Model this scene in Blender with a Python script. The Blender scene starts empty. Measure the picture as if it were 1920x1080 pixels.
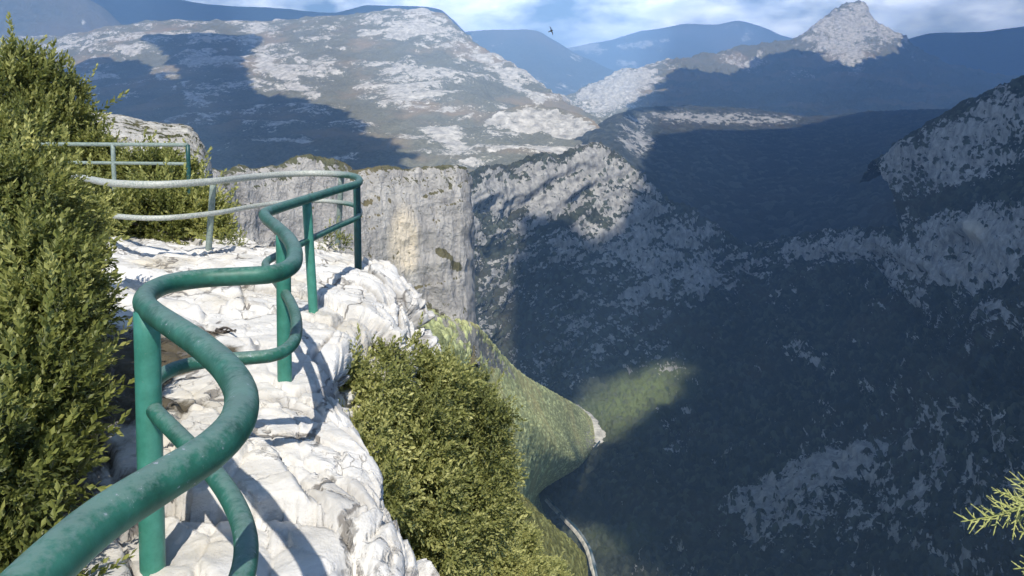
import bpy, math, random
import numpy as np
from mathutils import Vector

R = math.radians
scene = bpy.context.scene
col = scene.collection
rng = np.random.default_rng(7)

# ------------------------------------------------------------------ camera
F = 1507.0                     # focal length in pixels of the 1920 wide frame
CAM = np.array([0.0, 0.0, 1.5])
PITCH = R(5.0)
cam_d = bpy.data.cameras.new('camera')
cam = bpy.data.objects.new('camera', cam_d)
col.objects.link(cam)
cam.location = CAM
cam.rotation_euler = (math.pi / 2 - PITCH, 0, 0)
cam_d.sensor_width = 36.0
cam_d.lens = 36.0 * F / 1920.0
cam_d.shift_y = -178.0 / 1920.0
cam_d.clip_start = 0.05
cam_d.clip_end = 90000.0
scene.camera = cam

# ------------------------------------------------------------------ sky, sun, exposure
SUN_EL = R(50.0)
SUN_AZ = R(2.0)                # shadows run this far left of straight ahead
# direction towards the sun
SUN = np.array([math.sin(SUN_AZ) * math.cos(SUN_EL), -math.cos(SUN_AZ) * math.cos(SUN_EL), math.sin(SUN_EL)])
world = bpy.data.worlds.new('World')
scene.world = world
world.use_nodes = True
wn, wl = world.node_tree.nodes, world.node_tree.links
wn.clear()
wo = wn.new('ShaderNodeOutputWorld')
bg = wn.new('ShaderNodeBackground')
bg.inputs['Strength'].default_value = 0.11
sky = wn.new('ShaderNodeTexSky')
sky.sky_type = 'NISHITA'
sky.sun_disc = False
sky.sun_elevation = SUN_EL
sky.sun_rotation = math.atan2(SUN[0], SUN[1])
sky.altitude = 1200
sky.air_density = 1.0
sky.dust_density = 0.3
sky.ozone_density = 2.2
tc = wn.new('ShaderNodeTexCoord')
mp = wn.new('ShaderNodeMapping')
mp.inputs['Scale'].default_value = (7.0, 7.0, 17.0)
mp.inputs['Location'].default_value = (0.35, 0.2, 0.1)
nz = wn.new('ShaderNodeTexNoise')
nz.inputs['Scale'].default_value = 1.0
nz.inputs['Detail'].default_value = 7.0
nz.inputs['Roughness'].default_value = 0.55
cr = wn.new('ShaderNodeValToRGB')
cr.color_ramp.elements[0].position = 0.36
cr.color_ramp.elements[1].position = 0.56
nz2 = wn.new('ShaderNodeTexNoise')
nz2.inputs['Scale'].default_value = 2.3
nz2.inputs['Detail'].default_value = 5.0
cr2 = wn.new('ShaderNodeValToRGB')
cr2.color_ramp.elements[0].position = 0.35
cr2.color_ramp.elements[0].color = (17.0, 19.0, 23.0, 1)
cr2.color_ramp.elements[1].position = 0.66
cr2.color_ramp.elements[1].color = (30.0, 30.2, 30.8, 1)
mixc = wn.new('ShaderNodeMix')
mixc.data_type = 'RGBA'
wl.new(tc.outputs['Generated'], mp.inputs['Vector'])
wl.new(mp.outputs['Vector'], nz.inputs['Vector'])
wl.new(mp.outputs['Vector'], nz2.inputs['Vector'])
wl.new(nz.outputs['Fac'], cr.inputs['Fac'])
wl.new(nz2.outputs['Fac'], cr2.inputs['Fac'])
sxyz = wn.new('ShaderNodeSeparateXYZ')
wl.new(tc.outputs['Generated'], sxyz.inputs[0])
fade = wn.new('ShaderNodeMapRange')
fade.inputs['From Min'].default_value = 0.16
fade.inputs['From Max'].default_value = 0.30
fade.inputs['To Min'].default_value = 1.0
fade.inputs['To Max'].default_value = 0.03
wl.new(sxyz.outputs['Z'], fade.inputs['Value'])
cmul = wn.new('ShaderNodeMath')
cmul.operation = 'MULTIPLY'
wl.new(cr.outputs['Color'], cmul.inputs[0])
wl.new(fade.outputs['Result'], cmul.inputs[1])
wl.new(cmul.outputs[0], mixc.inputs[0])
hs = wn.new('ShaderNodeHueSaturation')
hs.inputs['Saturation'].default_value = 0.95
wl.new(sky.outputs['Color'], hs.inputs['Color'])
wl.new(hs.outputs['Color'], mixc.inputs[6])
wl.new(cr2.outputs['Color'], mixc.inputs[7])
wl.new(mixc.outputs[2], bg.inputs['Color'])
wl.new(bg.outputs['Background'], wo.inputs['Surface'])

sun_d = bpy.data.lights.new('sun', 'SUN')
sun_d.energy = 5.0
sun_d.angle = R(0.5)
sun_d.color = (1.0, 0.955, 0.88)
sun = bpy.data.objects.new('sun', sun_d)
col.objects.link(sun)
sun.location = (0, -40, 60)
sun.rotation_euler = Vector((-SUN[0], -SUN[1], -SUN[2])).to_track_quat('-Z', 'Y').to_euler()

scene.view_settings.view_transform = 'Standard'
scene.view_settings.look = 'None'
scene.view_settings.exposure = 0.42
scene.view_settings.gamma = 1.0
scene.cycles.use_denoising = True
scene.cycles.max_bounces = 6
scene.cycles.diffuse_bounces = 3
scene.cycles.volume_bounces = 2
scene.cycles.transparent_max_bounces = 8
scene.cycles.sample_clamp_indirect = 6.0


# ------------------------------------------------------------------ maths helpers
def ray(px, py):
    xc = (np.asarray(px, float) - 960) / F
    yc = -(np.asarray(py, float) - 362) / F
    return np.stack([xc, math.cos(PITCH) + yc * math.sin(PITCH), yc * math.cos(PITCH) - math.sin(PITCH)], -1)


def at(px, py, d):
    """world point seen in direction (px, py) at d metres ahead"""
    v = ray(px, py)
    return CAM + v * (np.asarray(d, float) / v[..., 1])[..., None]


def on_level(px, py, z):
    v = ray(px, py)
    t = (z - CAM[2]) / v[..., 2]
    return CAM + v * t[..., None]


def _hash(ix, iy, iz, seed):
    h = (ix.astype(np.uint32) * np.uint32(374761393) + iy.astype(np.uint32) * np.uint32(668265263)
         + iz.astype(np.uint32) * np.uint32(2147483647) + np.uint32(seed * 144269 + 12345))
    h = (h ^ (h >> np.uint32(13))) * np.uint32(1274126177)
    h = (h ^ (h >> np.uint32(16))) * np.uint32(2246822519)
    h = h ^ (h >> np.uint32(15))
    return h.astype(np.float64) / 4294967295.0


def vnoise(P, seed=0):
    Pi = np.floor(P).astype(np.int64)
    f = P - Pi
    f = f * f * f * (f * (f * 6 - 15) + 10)
    x, y, z = Pi[..., 0], Pi[..., 1], Pi[..., 2]
    out = 0
    for dx in (0, 1):
        wx = f[..., 0] if dx else 1 - f[..., 0]
        for dy in (0, 1):
            wy = f[..., 1] if dy else 1 - f[..., 1]
            for dz in (0, 1):
                wz = f[..., 2] if dz else 1 - f[..., 2]
                out = out + wx * wy * wz * _hash(x + dx, y + dy, z + dz, seed)
    return out * 2 - 1


def fbm(P, octaves=5, gain=0.5, seed=0, ridged=False):
    a, s, tot = 1.0, 0.0, 0.0
    Q = np.array(P, float)
    for o in range(octaves):
        n = vnoise(Q, seed + o * 17)
        if ridged:
            n = 1 - 2 * np.abs(n)
        s = s + a * n
        tot += a
        a *= gain
        Q = Q * 2.03 + 11.7
    return s / tot


def worley(P, seed=0):
    """F1, F2, random value and offset of nearest cell"""
    Pi = np.floor(P).astype(np.int64)
    f1 = np.full(P.shape[:-1], 9.0)
    f2 = f1.copy()
    cid = np.zeros_like(f1)
    off = np.zeros(P.shape)
    for dx in (-1, 0, 1):
        for dy in (-1, 0, 1):
            for dz in (-1, 0, 1):
                cx, cy, cz = Pi[..., 0] + dx, Pi[..., 1] + dy, Pi[..., 2] + dz
                c = np.stack([cx + _hash(cx, cy, cz, seed + 1), cy + _hash(cx, cy, cz, seed + 2), cz + _hash(cx, cy, cz, seed + 3)], -1)
                v = P - c
                dd = np.sqrt((v ** 2).sum(-1))
                near = dd < f1
                f2 = np.where(near, f1, np.minimum(f2, dd))
                cid = np.where(near, _hash(cx, cy, cz, seed + 4), cid)
                off = np.where(near[..., None], v, off)
                f1 = np.where(near, dd, f1)
    return f1, f2, cid, off


def smooth(a, b, x):
    t = np.clip((x - a) / (b - a), 0, 1)
    return t * t * (3 - 2 * t)


def pchip(t, y, tq):
    """monotone cubic interpolation along axis 0"""
    t = np.asarray(t, float)
    y = np.asarray(y, float)
    h = np.diff(t)
    sh = (slice(None),) + (None,) * (y.ndim - 1)
    d = np.diff(y, axis=0) / h[sh]
    m = np.zeros_like(y)
    if len(t) > 2:
        w1 = (2 * h[1:] + h[:-1])[sh]
        w2 = (h[1:] + 2 * h[:-1])[sh]
        d0, d1 = d[:-1], d[1:]
        same = (d0 * d1) > 0
        with np.errstate(divide='ignore', invalid='ignore'):
            mm = (w1 + w2) / (w1 / d0 + w2 / d1)
        m[1:-1] = np.where(same, mm, 0)
    m[0], m[-1] = d[0], d[-1]
    i = np.clip(np.searchsorted(t, tq, side='right') - 1, 0, len(t) - 2)
    hh = h[i][sh]
    s = ((tq - t[i]) / h[i])[sh]
    return ((2 * s ** 3 - 3 * s ** 2 + 1) * y[i] + (s ** 3 - 2 * s ** 2 + s) * hh * m[i]
            + (-2 * s ** 3 + 3 * s ** 2) * y[i + 1] + (s ** 3 - s ** 2) * hh * m[i + 1])


# ------------------------------------------------------------------ mesh helpers
def make_mesh(name, V, Fq, mat, parent=None, attrs=None, smooth_shade=True, k=4):
    V = np.ascontiguousarray(V, np.float32)
    Fq = np.ascontiguousarray(Fq, np.int32)
    me = bpy.data.meshes.new(name)
    me.vertices.add(len(V))
    me.vertices.foreach_set('co', V.ravel())
    n = len(Fq)
    me.loops.add(n * k)
    me.loops.foreach_set('vertex_index', Fq.ravel())
    me.polygons.add(n)
    me.polygons.foreach_set('loop_start', np.arange(0, n * k, k, dtype=np.int32))
    me.polygons.foreach_set('loop_total', np.full(n, k, np.int32))
    me.polygons.foreach_set('use_smooth', np.full(n, smooth_shade, bool))
    me.update(calc_edges=True)
    for an, av in (attrs or {}).items():
        a = me.attributes.new(an, 'FLOAT', 'POINT')
        a.data.foreach_set('value', np.ascontiguousarray(av, np.float32).ravel())
    me.materials.append(mat)
    o = bpy.data.objects.new(name, me)
    col.objects.link(o)
    if parent is not None:
        o.parent = parent
    return o


def tag(o, label=None, cat=None, group=None, kind=None):
    for k_, v in (('label', label), ('category', cat), ('group', group), ('kind', kind)):
        if v:
            o[k_] = v
    return o


def empty(name, loc, label, cat, group=None):
    o = bpy.data.objects.new(name, None)
    col.objects.link(o)
    o.location = loc
    o.empty_display_size = 0.2
    return tag(o, label, cat, group)


def grid_faces(nv, nu):
    i = np.arange((nv - 1) * (nu - 1))
    r, c = i // (nu - 1), i % (nu - 1)
    a = r * nu + c
    return np.stack([a, a + nu, a + nu + 1, a + 1], -1)


def grid_normals(P):
    du = np.gradient(P, axis=1)
    dv = np.gradient(P, axis=0)
    n = np.cross(dv, du)
    n /= np.linalg.norm(n, axis=-1, keepdims=True) + 1e-9
    return n


def loft_grid(rows, nu, nv, px=True):
    """rows[v][u] = (px, py, distance) or world points -> dense grid"""
    A = np.array(rows, float)
    B = A.copy()
    if px:
        B[..., 2] = np.log(A[..., 2])
    if px:
        lenv = np.abs(np.diff(A[..., :2], axis=0)).sum(-1).mean(1) + 12
        lenu = np.abs(np.diff(A[..., :2], axis=1)).sum(-1).mean(0) + 4
    else:
        lenv = np.linalg.norm(np.diff(A, axis=0), axis=-1).mean(1)
        lenu = np.linalg.norm(np.diff(A, axis=1), axis=-1).mean(0)
    tv = np.concatenate([[0], np.cumsum(lenv)])
    tu = np.concatenate([[0], np.cumsum(lenu)])
    G = pchip(tv, B, np.linspace(0, tv[-1], nv))
    G = pchip(tu, np.swapaxes(G, 0, 1), np.linspace(0, tu[-1], nu))
    G = np.swapaxes(G, 0, 1)
    if not px:
        return G, None, None
    pxs, pys = G[..., 0], G[..., 1]
    return at(pxs, pys, np.exp(G[..., 2])), pxs, pys


def blobs(px, py, items):
    s = np.zeros_like(px)
    for cx, cy, rx, ry, ang, w in items:
        a = R(ang)
        dx, dy = px - cx, py - cy
        u = (dx * math.cos(a) + dy * math.sin(a)) / rx
        v = (-dx * math.sin(a) + dy * math.cos(a)) / ry
        s = s + w * np.exp(-(u * u + v * v) ** 1.5)
    return s


# ------------------------------------------------------------------ material helpers
def new_mat(name):
    m = bpy.data.materials.new(name)
    m.use_nodes = True
    nt = m.node_tree
    nt.nodes.clear()
    out = nt.nodes.new('ShaderNodeOutputMaterial')
    b = nt.nodes.new('ShaderNodeBsdfPrincipled')
    nt.links.new(b.outputs[0], out.inputs['Surface'])
    return m, nt, b, out


def n_noise(nt, vec, scale, detail=6, rough=0.6, dist=0.0):
    n = nt.nodes.new('ShaderNodeTexNoise')
    n.inputs['Scale'].default_value = scale
    n.inputs['Detail'].default_value = detail
    n.inputs['Roughness'].default_value = rough
    n.inputs['Distortion'].default_value = dist
    nt.links.new(vec, n.inputs['Vector'])
    return n.outputs['Fac']


def n_ramp(nt, fac, stops):
    r = nt.nodes.new('ShaderNodeValToRGB')
    e = r.color_ramp.elements
    while len(e) < len(stops):
        e.new(0.5)
    for el, (p, c) in zip(e, stops):
        el.position = p
        el.color = (*c, 1) if len(c) == 3 else c
    nt.links.new(fac, r.inputs['Fac'])
    return r.outputs['Color']


def n_mix(nt, fac, a, b, mode='MIX'):
    m = nt.nodes.new('ShaderNodeMix')
    m.data_type = 'RGBA'
    m.blend_type = mode
    for s, v in ((0, fac), (6, a), (7, b)):
        if isinstance(v, (int, float)):
            m.inputs[s].default_value = v
        elif isinstance(v, tuple):
            m.inputs[s].default_value = (*v, 1)
        else:
            nt.links.new(v, m.inputs[s])
    return m.outputs[2]


def n_math(nt, op, a, b=None, c=None, clamp=False):
    m = nt.nodes.new('ShaderNodeMath')
    m.operation = op
    m.use_clamp = clamp
    for i, v in enumerate((a, b, c)):
        if v is None:
            continue
        if isinstance(v, (int, float)):
            m.inputs[i].default_value = v
        else:
            nt.links.new(v, m.inputs[i])
    return m.outputs[0]


def n_attr(nt, name):
    a = nt.nodes.new('ShaderNodeAttribute')
    a.attribute_name = name
    return a.outputs['Fac']


def n_vec(nt, scale=(1, 1, 1), rot=(0, 0, 0)):
    g = nt.nodes.new('ShaderNodeNewGeometry')
    m = nt.nodes.new('ShaderNodeMapping')
    m.inputs['Scale'].default_value = scale
    m.inputs['Rotation'].default_value = rot
    nt.links.new(g.outputs['Position'], m.inputs['Vector'])
    return m.outputs['Vector']


def n_bump(nt, b, height, strength, dist):
    bp = nt.nodes.new('ShaderNodeBump')
    bp.inputs['Strength'].default_value = strength
    bp.inputs['Distance'].default_value = dist
    nt.links.new(height, bp.inputs['Height'])
    nt.links.new(bp.outputs['Normal'], b.inputs['Normal'])


def terrain_mat(name, veg, rock, size, spread=0.9, bump=0.6, stretch=0.35, veg_detail=1.0):
    """veg / rock: two colours each; size: metres of the finest patches"""
    m, nt, b, out = new_mat(name)
    b.inputs['Roughness'].default_value = 1.0
    b.inputs['Specular IOR Level'].default_value = 0.05
    v = n_vec(nt)
    vs = n_vec(nt, (1, 1, stretch))
    n1 = n_noise(nt, v, 1.0 / size, 6, 0.72)
    n2 = n_noise(nt, vs, 0.35 / size, 6, 0.65, 0.4)
    n3 = n_noise(nt, v, 0.06 / size, 4, 0.5)
    fac = n_math(nt, 'MULTIPLY_ADD', n_math(nt, 'SUBTRACT', n1, 0.5), spread, n_attr(nt, 'rock'))
    fac = n_math(nt, 'MULTIPLY_ADD', n_math(nt, 'SUBTRACT', n2, 0.5), spread * 0.8, fac)
    mask = n_ramp(nt, fac, [(0.44, (0, 0, 0)), (0.56, (1, 1, 1))])
    vegc = n_mix(nt, n_ramp(nt, n1, [(0.38, (0, 0, 0)), (0.62, (1, 1, 1))]), tuple(c * 0.7 for c in veg[0]), veg[1])
    vegc = n_mix(nt, n_math(nt, 'MULTIPLY', n3, 0.6), vegc, tuple(c * 1.35 for c in veg[1]))
    n6 = n_noise(nt, v, 0.02 / size, 4, 0.6)
    vegc = n_mix(nt, n_ramp(nt, n6, [(0.50, (0, 0, 0)), (0.64, (0.8, 0.8, 0.8))]), vegc, tuple(a_ * 1.2 * k_ for a_, k_ in zip(veg[1], (1.25, 1.0, 0.9))))
    vegc = n_mix(nt, n_attr(nt, 'grass'), vegc, n_mix(nt, n1, (0.10, 0.14, 0.05), (0.26, 0.29, 0.12)))
    vegc = n_mix(nt, n_math(nt, 'MULTIPLY', n_math(nt, 'POWER', n_attr(nt, 'tone'), 3.0), 0.9), vegc, tuple(c * 2.4 for c in veg[1]))
    rockc = n_ramp(nt, n2, [(0.25, tuple(c * 0.55 for c in rock[0])), (0.42, rock[0]), (0.65, rock[1]), (0.8, tuple(min(1, c * 1.1) for c in rock[1]))])
    rockc = n_mix(nt, n_ramp(nt, n_attr(nt, 'ochre'), [(0.2, (0, 0, 0)), (0.75, (1, 1, 1))]), rockc, (0.76, 0.655, 0.50))
    nt.links.new(n_mix(nt, mask, vegc, rockc), b.inputs['Base Color'])
    h = n_math(nt, 'ADD', n1, n_math(nt, 'MULTIPLY', n2, 1.5))
    n_bump(nt, b, h, bump, size * 1.2)
    return m


def landform(name, rows, nu, nv, mat, amp=0.004, freq=6.0, flute=0.3, rock=None, rock_bias=0.0, slope_k=1.0,
             seed=1, octaves=7, ochre=None, grass=None, noise_k=0.5, kind='structure', ridged=True, slope_mid=0.55, strata=None, crowns=None, jag=0.0):
    """amp: relief as a share of the distance; freq: relief features per 1000 px of view"""
    P, px, py = loft_grid(rows, nu, nv)
    N = grid_normals(P)
    if (N * (CAM - P)).sum(-1).mean() < 0:
        N = -N
        flip = True
    else:
        flip = False
    d = P[..., 1]
    dm = float(np.median(d))
    L = dm / F * 1000 / freq
    Q = P / L * np.array([1, 1, 1 - flute])
    n = fbm(Q, octaves, 0.5, seed, ridged=ridged)
    n2 = fbm(Q * 2.7 + 5, 5, 0.6, seed + 5)
    disp = (0.65 * n + 0.35 * n2) * amp * dm
    band = 0
    if strata:
        ang, sstr, ssize, sdisp = strata
        a_ = R(ang)
        sv = (P[..., 2] * math.cos(a_) - P[..., 0] * math.sin(a_)) / ssize
        along = (P[..., 0] * math.cos(a_) + P[..., 2] * math.sin(a_)) / (ssize * 4)
        B = np.stack([along, P[..., 1] / (ssize * 4), sv], -1)
        band = fbm(B + 0.6 * fbm(P / (ssize * 6), 3, 0.5, seed + 61)[..., None], 3, 0.55, seed + 60) * 1.25
        disp = disp + sdisp * ssize * band
    P = P + N * disp[..., None]
    if jag:
        P[..., 2] += jag * dm * fbm(np.stack([P[..., 0], P[..., 1], P[..., 0] * 0], -1) / (L * 0.35), 5, 0.55, seed + 80, ridged=True)
    N2 = grid_normals(P)
    steep = 1 - np.abs(N2[..., 2])
    r = slope_k * (smooth(slope_mid - 0.3, slope_mid + 0.3, steep) - 0.5) + 0.35 + rock_bias
    r = r + noise_k * fbm(P / (L * 0.5), 3, 0.6, seed + 31)
    r = r + 0.6 * noise_k * fbm(P / (L * 0.12), 3, 0.65, seed + 37)
    if strata:
        r = r + sstr * band
    if rock:
        r = r + blobs(px, py, rock)
    tone = np.zeros_like(px)
    if crowns:
        cs, ch = crowns
        c1, c2, ci, _o = worley(P / cs + 0.3 * fbm(P / cs, 2, 0.5, seed + 71)[..., None], seed + 70)
        r = r - 0.75 * smooth(0.66, 0.72, ci) * smooth(0.58, 0.40, c1)
        veg_ = smooth(0.62, 0.38, r + 0.3 * (ci - 0.5))
        P = P + (np.array([0, 0, 0.8]) + 0.3 * N2) * (veg_ * ch * (0.35 + 0.65 * ci) * np.clip(1.0 - c1 * c1 * 1.6, 0, 1))[..., None]
        tone = ci
    oc = blobs(px, py, ochre) if ochre else np.zeros_like(px)
    gr = np.clip(blobs(px, py, grass), 0, 1) if grass else np.zeros_like(px)
    Fq = grid_faces(nv, nu)
    if flip:
        Fq = Fq[:, ::-1]
    o = make_mesh(name, P.reshape(-1, 3), Fq, mat, attrs={'rock': r, 'ochre': oc, 'grass': gr, 'tone': tone})
    o['kind'] = kind
    return o


# ================================================================== FAR TERRAIN
LIME = ((0.40, 0.37, 0.33), (0.62, 0.58, 0.52))
mat_far = terrain_mat('distant_mountain_ground', ((0.07, 0.08, 0.07), (0.13, 0.135, 0.12)), ((0.42, 0.39, 0.35), (0.6, 0.57, 0.52)), 60.0)
mat_mid = terrain_mat('mountain_ground', ((0.10, 0.10, 0.065), (0.22, 0.205, 0.145)), ((0.42, 0.385, 0.33), (0.74, 0.68, 0.58)), 11.0, spread=1.5, stretch=1.6)
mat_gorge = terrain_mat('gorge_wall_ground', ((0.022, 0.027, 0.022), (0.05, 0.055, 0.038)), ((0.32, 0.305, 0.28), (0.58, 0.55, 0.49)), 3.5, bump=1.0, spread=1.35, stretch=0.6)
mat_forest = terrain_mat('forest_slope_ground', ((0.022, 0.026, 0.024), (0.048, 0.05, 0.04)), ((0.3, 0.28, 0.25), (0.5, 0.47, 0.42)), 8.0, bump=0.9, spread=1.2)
mat_green = terrain_mat('green_slope_ground', ((0.21, 0.25, 0.10), (0.40, 0.42, 0.20)), ((0.36, 0.34, 0.29), (0.55, 0.52, 0.45)), 3.5, bump=0.9)
mat_near_green = terrain_mat('scrub_slope_ground', ((0.08, 0.09, 0.025), (0.20, 0.195, 0.07)), ((0.4, 0.37, 0.31), (0.6, 0.56, 0.48)), 0.9, bump=0.9)
mat_cliff = terrain_mat('pale_cliff_rock', ((0.08, 0.085, 0.045), (0.15, 0.15, 0.09)), ((0.40, 0.375, 0.345), (0.585, 0.55, 0.495)), 3.0, spread=1.1, bump=0.8, stretch=0.5)


def hill(name, crest, base_y, base_d, back=None, **kw):
    """crest list of (px, py, d); base row below, and a back side falling away"""
    c = np.array(crest, float)
    b = c.copy()
    b[:, 1] = base_y
    b[:, 2] = base_d
    m1 = c.copy()
    m1[:, 1] = c[:, 1] * 0.72 + b[:, 1] * 0.28
    m1[:, 2] = np.exp(np.log(c[:, 2]) * 0.75 + np.log(b[:, 2]) * 0.25)
    bk = c.copy()
    bk[:, 1] = c[:, 1] + 40
    bk[:, 2] = c[:, 2] * 1.18
    return [bk, c, m1, b]


# far blue ranges
rows = hill('x', [(-500, 60, 21000), (300, 60, 21000), (800, 75, 21000), (900, 70, 21000), (980, 78, 21000), (1040, 92, 21000), (1090, 86, 21000),
                  (1150, 72, 21000), (1200, 58, 21000), (1250, 51, 21000), (1290, 45, 21000), (1340, 47, 21000), (1385, 41, 21000),
                  (1430, 53, 21000), (1470, 70, 21000), (1520, 80, 21000), (1700, 75, 21000), (2500, 60, 21000)], 225, 15000)
landform('distant_mountain_range', rows, 500, 70, mat_far, amp=0.003, freq=9, seed=3, slope_k=0.3, rock=[(1095, 85, 40, 14, 20, 0.5), (1215, 82, 60, 8, -8, 0.35)])
rows = hill('x', [(500, 120, 14500), (700, 90, 14500), (840, 68, 14500), (880, 60, 14500), (930, 57, 14500), (1000, 58, 14500), (1035, 74, 14500),
                  (1070, 96, 14500), (1120, 120, 14500), (1200, 150, 14500), (1300, 190, 14500)], 235, 9500)
landform('blue_foothill', rows, 260, 80, mat_far, amp=0.003, freq=8, seed=8, slope_k=0.3)
rows = hill('x', [(1480, 170, 13000), (1560, 140, 13000), (1650, 100, 13000), (1700, 76, 13000), (1760, 63, 13000), (1830, 62, 13000), (1880, 56, 13000),
                  (1930, 50, 13000), (2150, 40, 13000), (2600, 20, 13000)], 235, 8200)
landform('distant_mountain_range', rows, 280, 90, mat_far, amp=0.003, freq=8, seed=11, slope_k=0.2, rock_bias=-0.15)
rows = hill('x', [(-800, -40, 12500), (-100, -40, 12500), (150, -40, 12500), (250, -24, 12500), (330, 0, 12500), (430, 12, 12500), (520, 16, 12500), (620, 24, 12500),
                  (655, 18, 12500), (690, 11, 12500), (760, 12, 12500), (820, 18, 12500), (850, 40, 12500), (900, 90, 12500), (960, 140, 12500)], 235, 8200)
landform('distant_mountain_range', rows, 400, 80, mat_far, amp=0.0025, freq=8, seed=14, slope_k=0.1, rock_bias=-0.2)

# pale mountain, upper left
rows = hill('x', [(-900, -120, 8600), (-300, -95, 8600), (0, -62, 8600), (100, -28, 8600), (180, 10, 8600), (225, 46, 8600), (260, 66, 8600), (330, 110, 8600), (420, 150, 8600)], 240, 6500)
landform('pale_mountain', rows, 260, 120, mat_far, amp=0.006, freq=8, seed=21, rock_bias=0.1)

# limestone peak, right
rows = [
    [(1000, 260, 8200), (1100, 255, 8600), (1200, 190, 9200), (1262, 160, 9600), (1340, 150, 10000), (1400, 140, 10400), (1478, 130, 10800), (1530, 100, 11000), (1580, 70, 11000), (1614, 70, 11000), (1650, 90, 11000), (1690, 130, 11000), (1760, 170, 10500), (1850, 190, 10200), (2100, 220, 9500), (2500, 230, 9000)],
    [(1000, 215, 6900), (1080, 182, 7300), (1180, 138, 7800), (1262, 119, 8300), (1340, 109, 8800), (1400, 94, 9200), (1478, 84, 9500), (1535, 52, 9600), (1584, 14, 9600), (1612, 11, 9600), (1636, 44, 9600), (1690, 76, 9500), (1760, 118, 9200), (1850, 145, 8800), (2100, 180, 8200), (2500, 200, 8000)],
    [(1000, 222, 6500), (1085, 196, 6700), (1180, 165, 7100), (1262, 150, 7500), (1340, 142, 7900), (1400, 130, 8400), (1485, 108, 8800), (1535, 88, 9100), (1575, 76, 9200), (1614, 72, 9250), (1652, 82, 9200), (1690, 105, 8900), (1760, 140, 8400), (1850, 165, 8000), (2100, 195, 7600), (2500, 210, 7500)],
    [(1000, 232, 6000), (1090, 210, 6100), (1180, 195, 6300), (1262, 185, 6600), (1340, 180, 6800), (1400, 175, 7000), (1485, 165, 7200), (1535, 160, 7300), (1575, 158, 7300), (1614, 156, 7300), (1652, 160, 7300), (1690, 170, 7200), (1760, 180, 7000), (1850, 190, 6800), (2100, 205, 6600), (2500, 215, 6500)],
    [(1000, 262, 5000), (1100, 250, 5000), (1180, 245, 5000), (1262, 243, 5000), (1340, 243, 5000), (1400, 243, 5000), (1485, 243, 5000), (1535, 243, 5000), (1575, 243, 5000), (1614, 243, 5000), (1652, 243, 5000), (1690, 243, 5000), (1760, 243, 5000), (1850, 243, 5000), (2100, 243, 5000), (2500, 243, 5000)],
]
landform('limestone_peak', rows, 620, 240, mat_mid, strata=(15, 0.3, 60, 0.3), amp=0.012, freq=16, flute=0.4, jag=0.005, seed=25, rock_bias=-0.25, slope_k=0.6,
         rock=[(1595, 58, 125, 54, 0, 0.9), (1590, 115, 50, 25, 20, 0.6), (1390, 122, 45, 18, 10, 0.6), (1470, 150, 60, 16, 0, 0.35), (1545, 145, 70, 14, 5, 0.35),
               (1150, 180, 120, 45, -25, 1.1), (1720, 110, 40, 10, 30, 0.3)])

# the big mountain on the left
rows = [
    [(-800, 130, 9000), (-200, 120, 8600), (100, 110, 8200), (220, 90, 8000), (340, 85, 8000), (480, 85, 7900), (560, 75, 7800), (700, 68, 7700), (760, 65, 7500), (828, 66, 7200), (870, 105, 6800), (905, 130, 6500), (960, 165, 6100), (1000, 190, 5700), (1080, 240, 5200), (1160, 270, 4800), (1230, 300, 4500)],
    [(-800, 95, 7600), (-200, 80, 7300), (100, 74, 7000), (220, 48, 6900), (340, 42, 6900), (480, 47, 6800), (560, 40, 6700), (700, 27, 6600), (760, 24, 6500), (828, 27, 6300), (870, 66, 5900), (905, 92, 5700), (960, 128, 5300), (1000, 156, 5000), (1080, 206, 4500), (1160, 240, 4100), (1230, 275, 3800)],
    [(-800, 120, 6600), (-200, 108, 6400), (100, 104, 6200), (220, 78, 6100), (340, 72, 6100), (480, 75, 6100), (560, 66, 6050), (700, 52, 6000), (760, 48, 6000), (828, 56, 5900), (870, 90, 5600), (905, 115, 5400), (950, 148, 5000), (985, 175, 4700), (1060, 215, 4250), (1140, 246, 3900), (1220, 290, 3600)],
    [(-800, 150, 5800), (-200, 145, 5700), (100, 140, 5500), (220, 118, 5500), (340, 112, 5500), (480, 112, 5500), (560, 108, 5450), (700, 100, 5400), (760, 100, 5350), (820, 106, 5250), (850, 122, 5100), (885, 142, 4900), (925, 168, 4600), (960, 190, 4350), (1030, 222, 4000), (1110, 250, 3650), (1200, 300, 3300)],
    [(-800, 220, 4300), (-200, 215, 4200), (100, 208, 4200), (220, 195, 4200), (340, 190, 4200), (480, 190, 4200), (560, 188, 4200), (700, 180, 4200), (760, 182, 4150), (820, 188, 4050), (850, 192, 4000), (885, 198, 3900), (915, 208, 3750), (945, 215, 3650), (1010, 235, 3450), (1080, 262, 3200), (1180, 305, 2900)],
    [(-800, 290, 3000), (-200, 285, 3000), (100, 280, 3000), (220, 272, 3000), (340, 270, 3000), (480, 270, 3000), (560, 268, 3000), (700, 262, 3000), (760, 264, 3000), (815, 268, 3000), (850, 270, 3000), (880, 272, 3000), (905, 272, 2950), (930, 274, 2900), (990, 280, 2850), (1060, 296, 2650), (1160, 330, 2400)],
    [(-800, 420, 1900), (-200, 410, 1900), (100, 400, 1900), (220, 390, 1900), (340, 385, 1900), (480, 380, 1900), (560, 375, 1900), (700, 370, 1900), (760, 368, 1900), (815, 366, 1900), (850, 364, 1900), (880, 362, 1900), (905, 360, 1900), (930, 358, 1900), (990, 355, 1900), (1060, 360, 1900), (1160, 390, 1850)],
]
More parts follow.
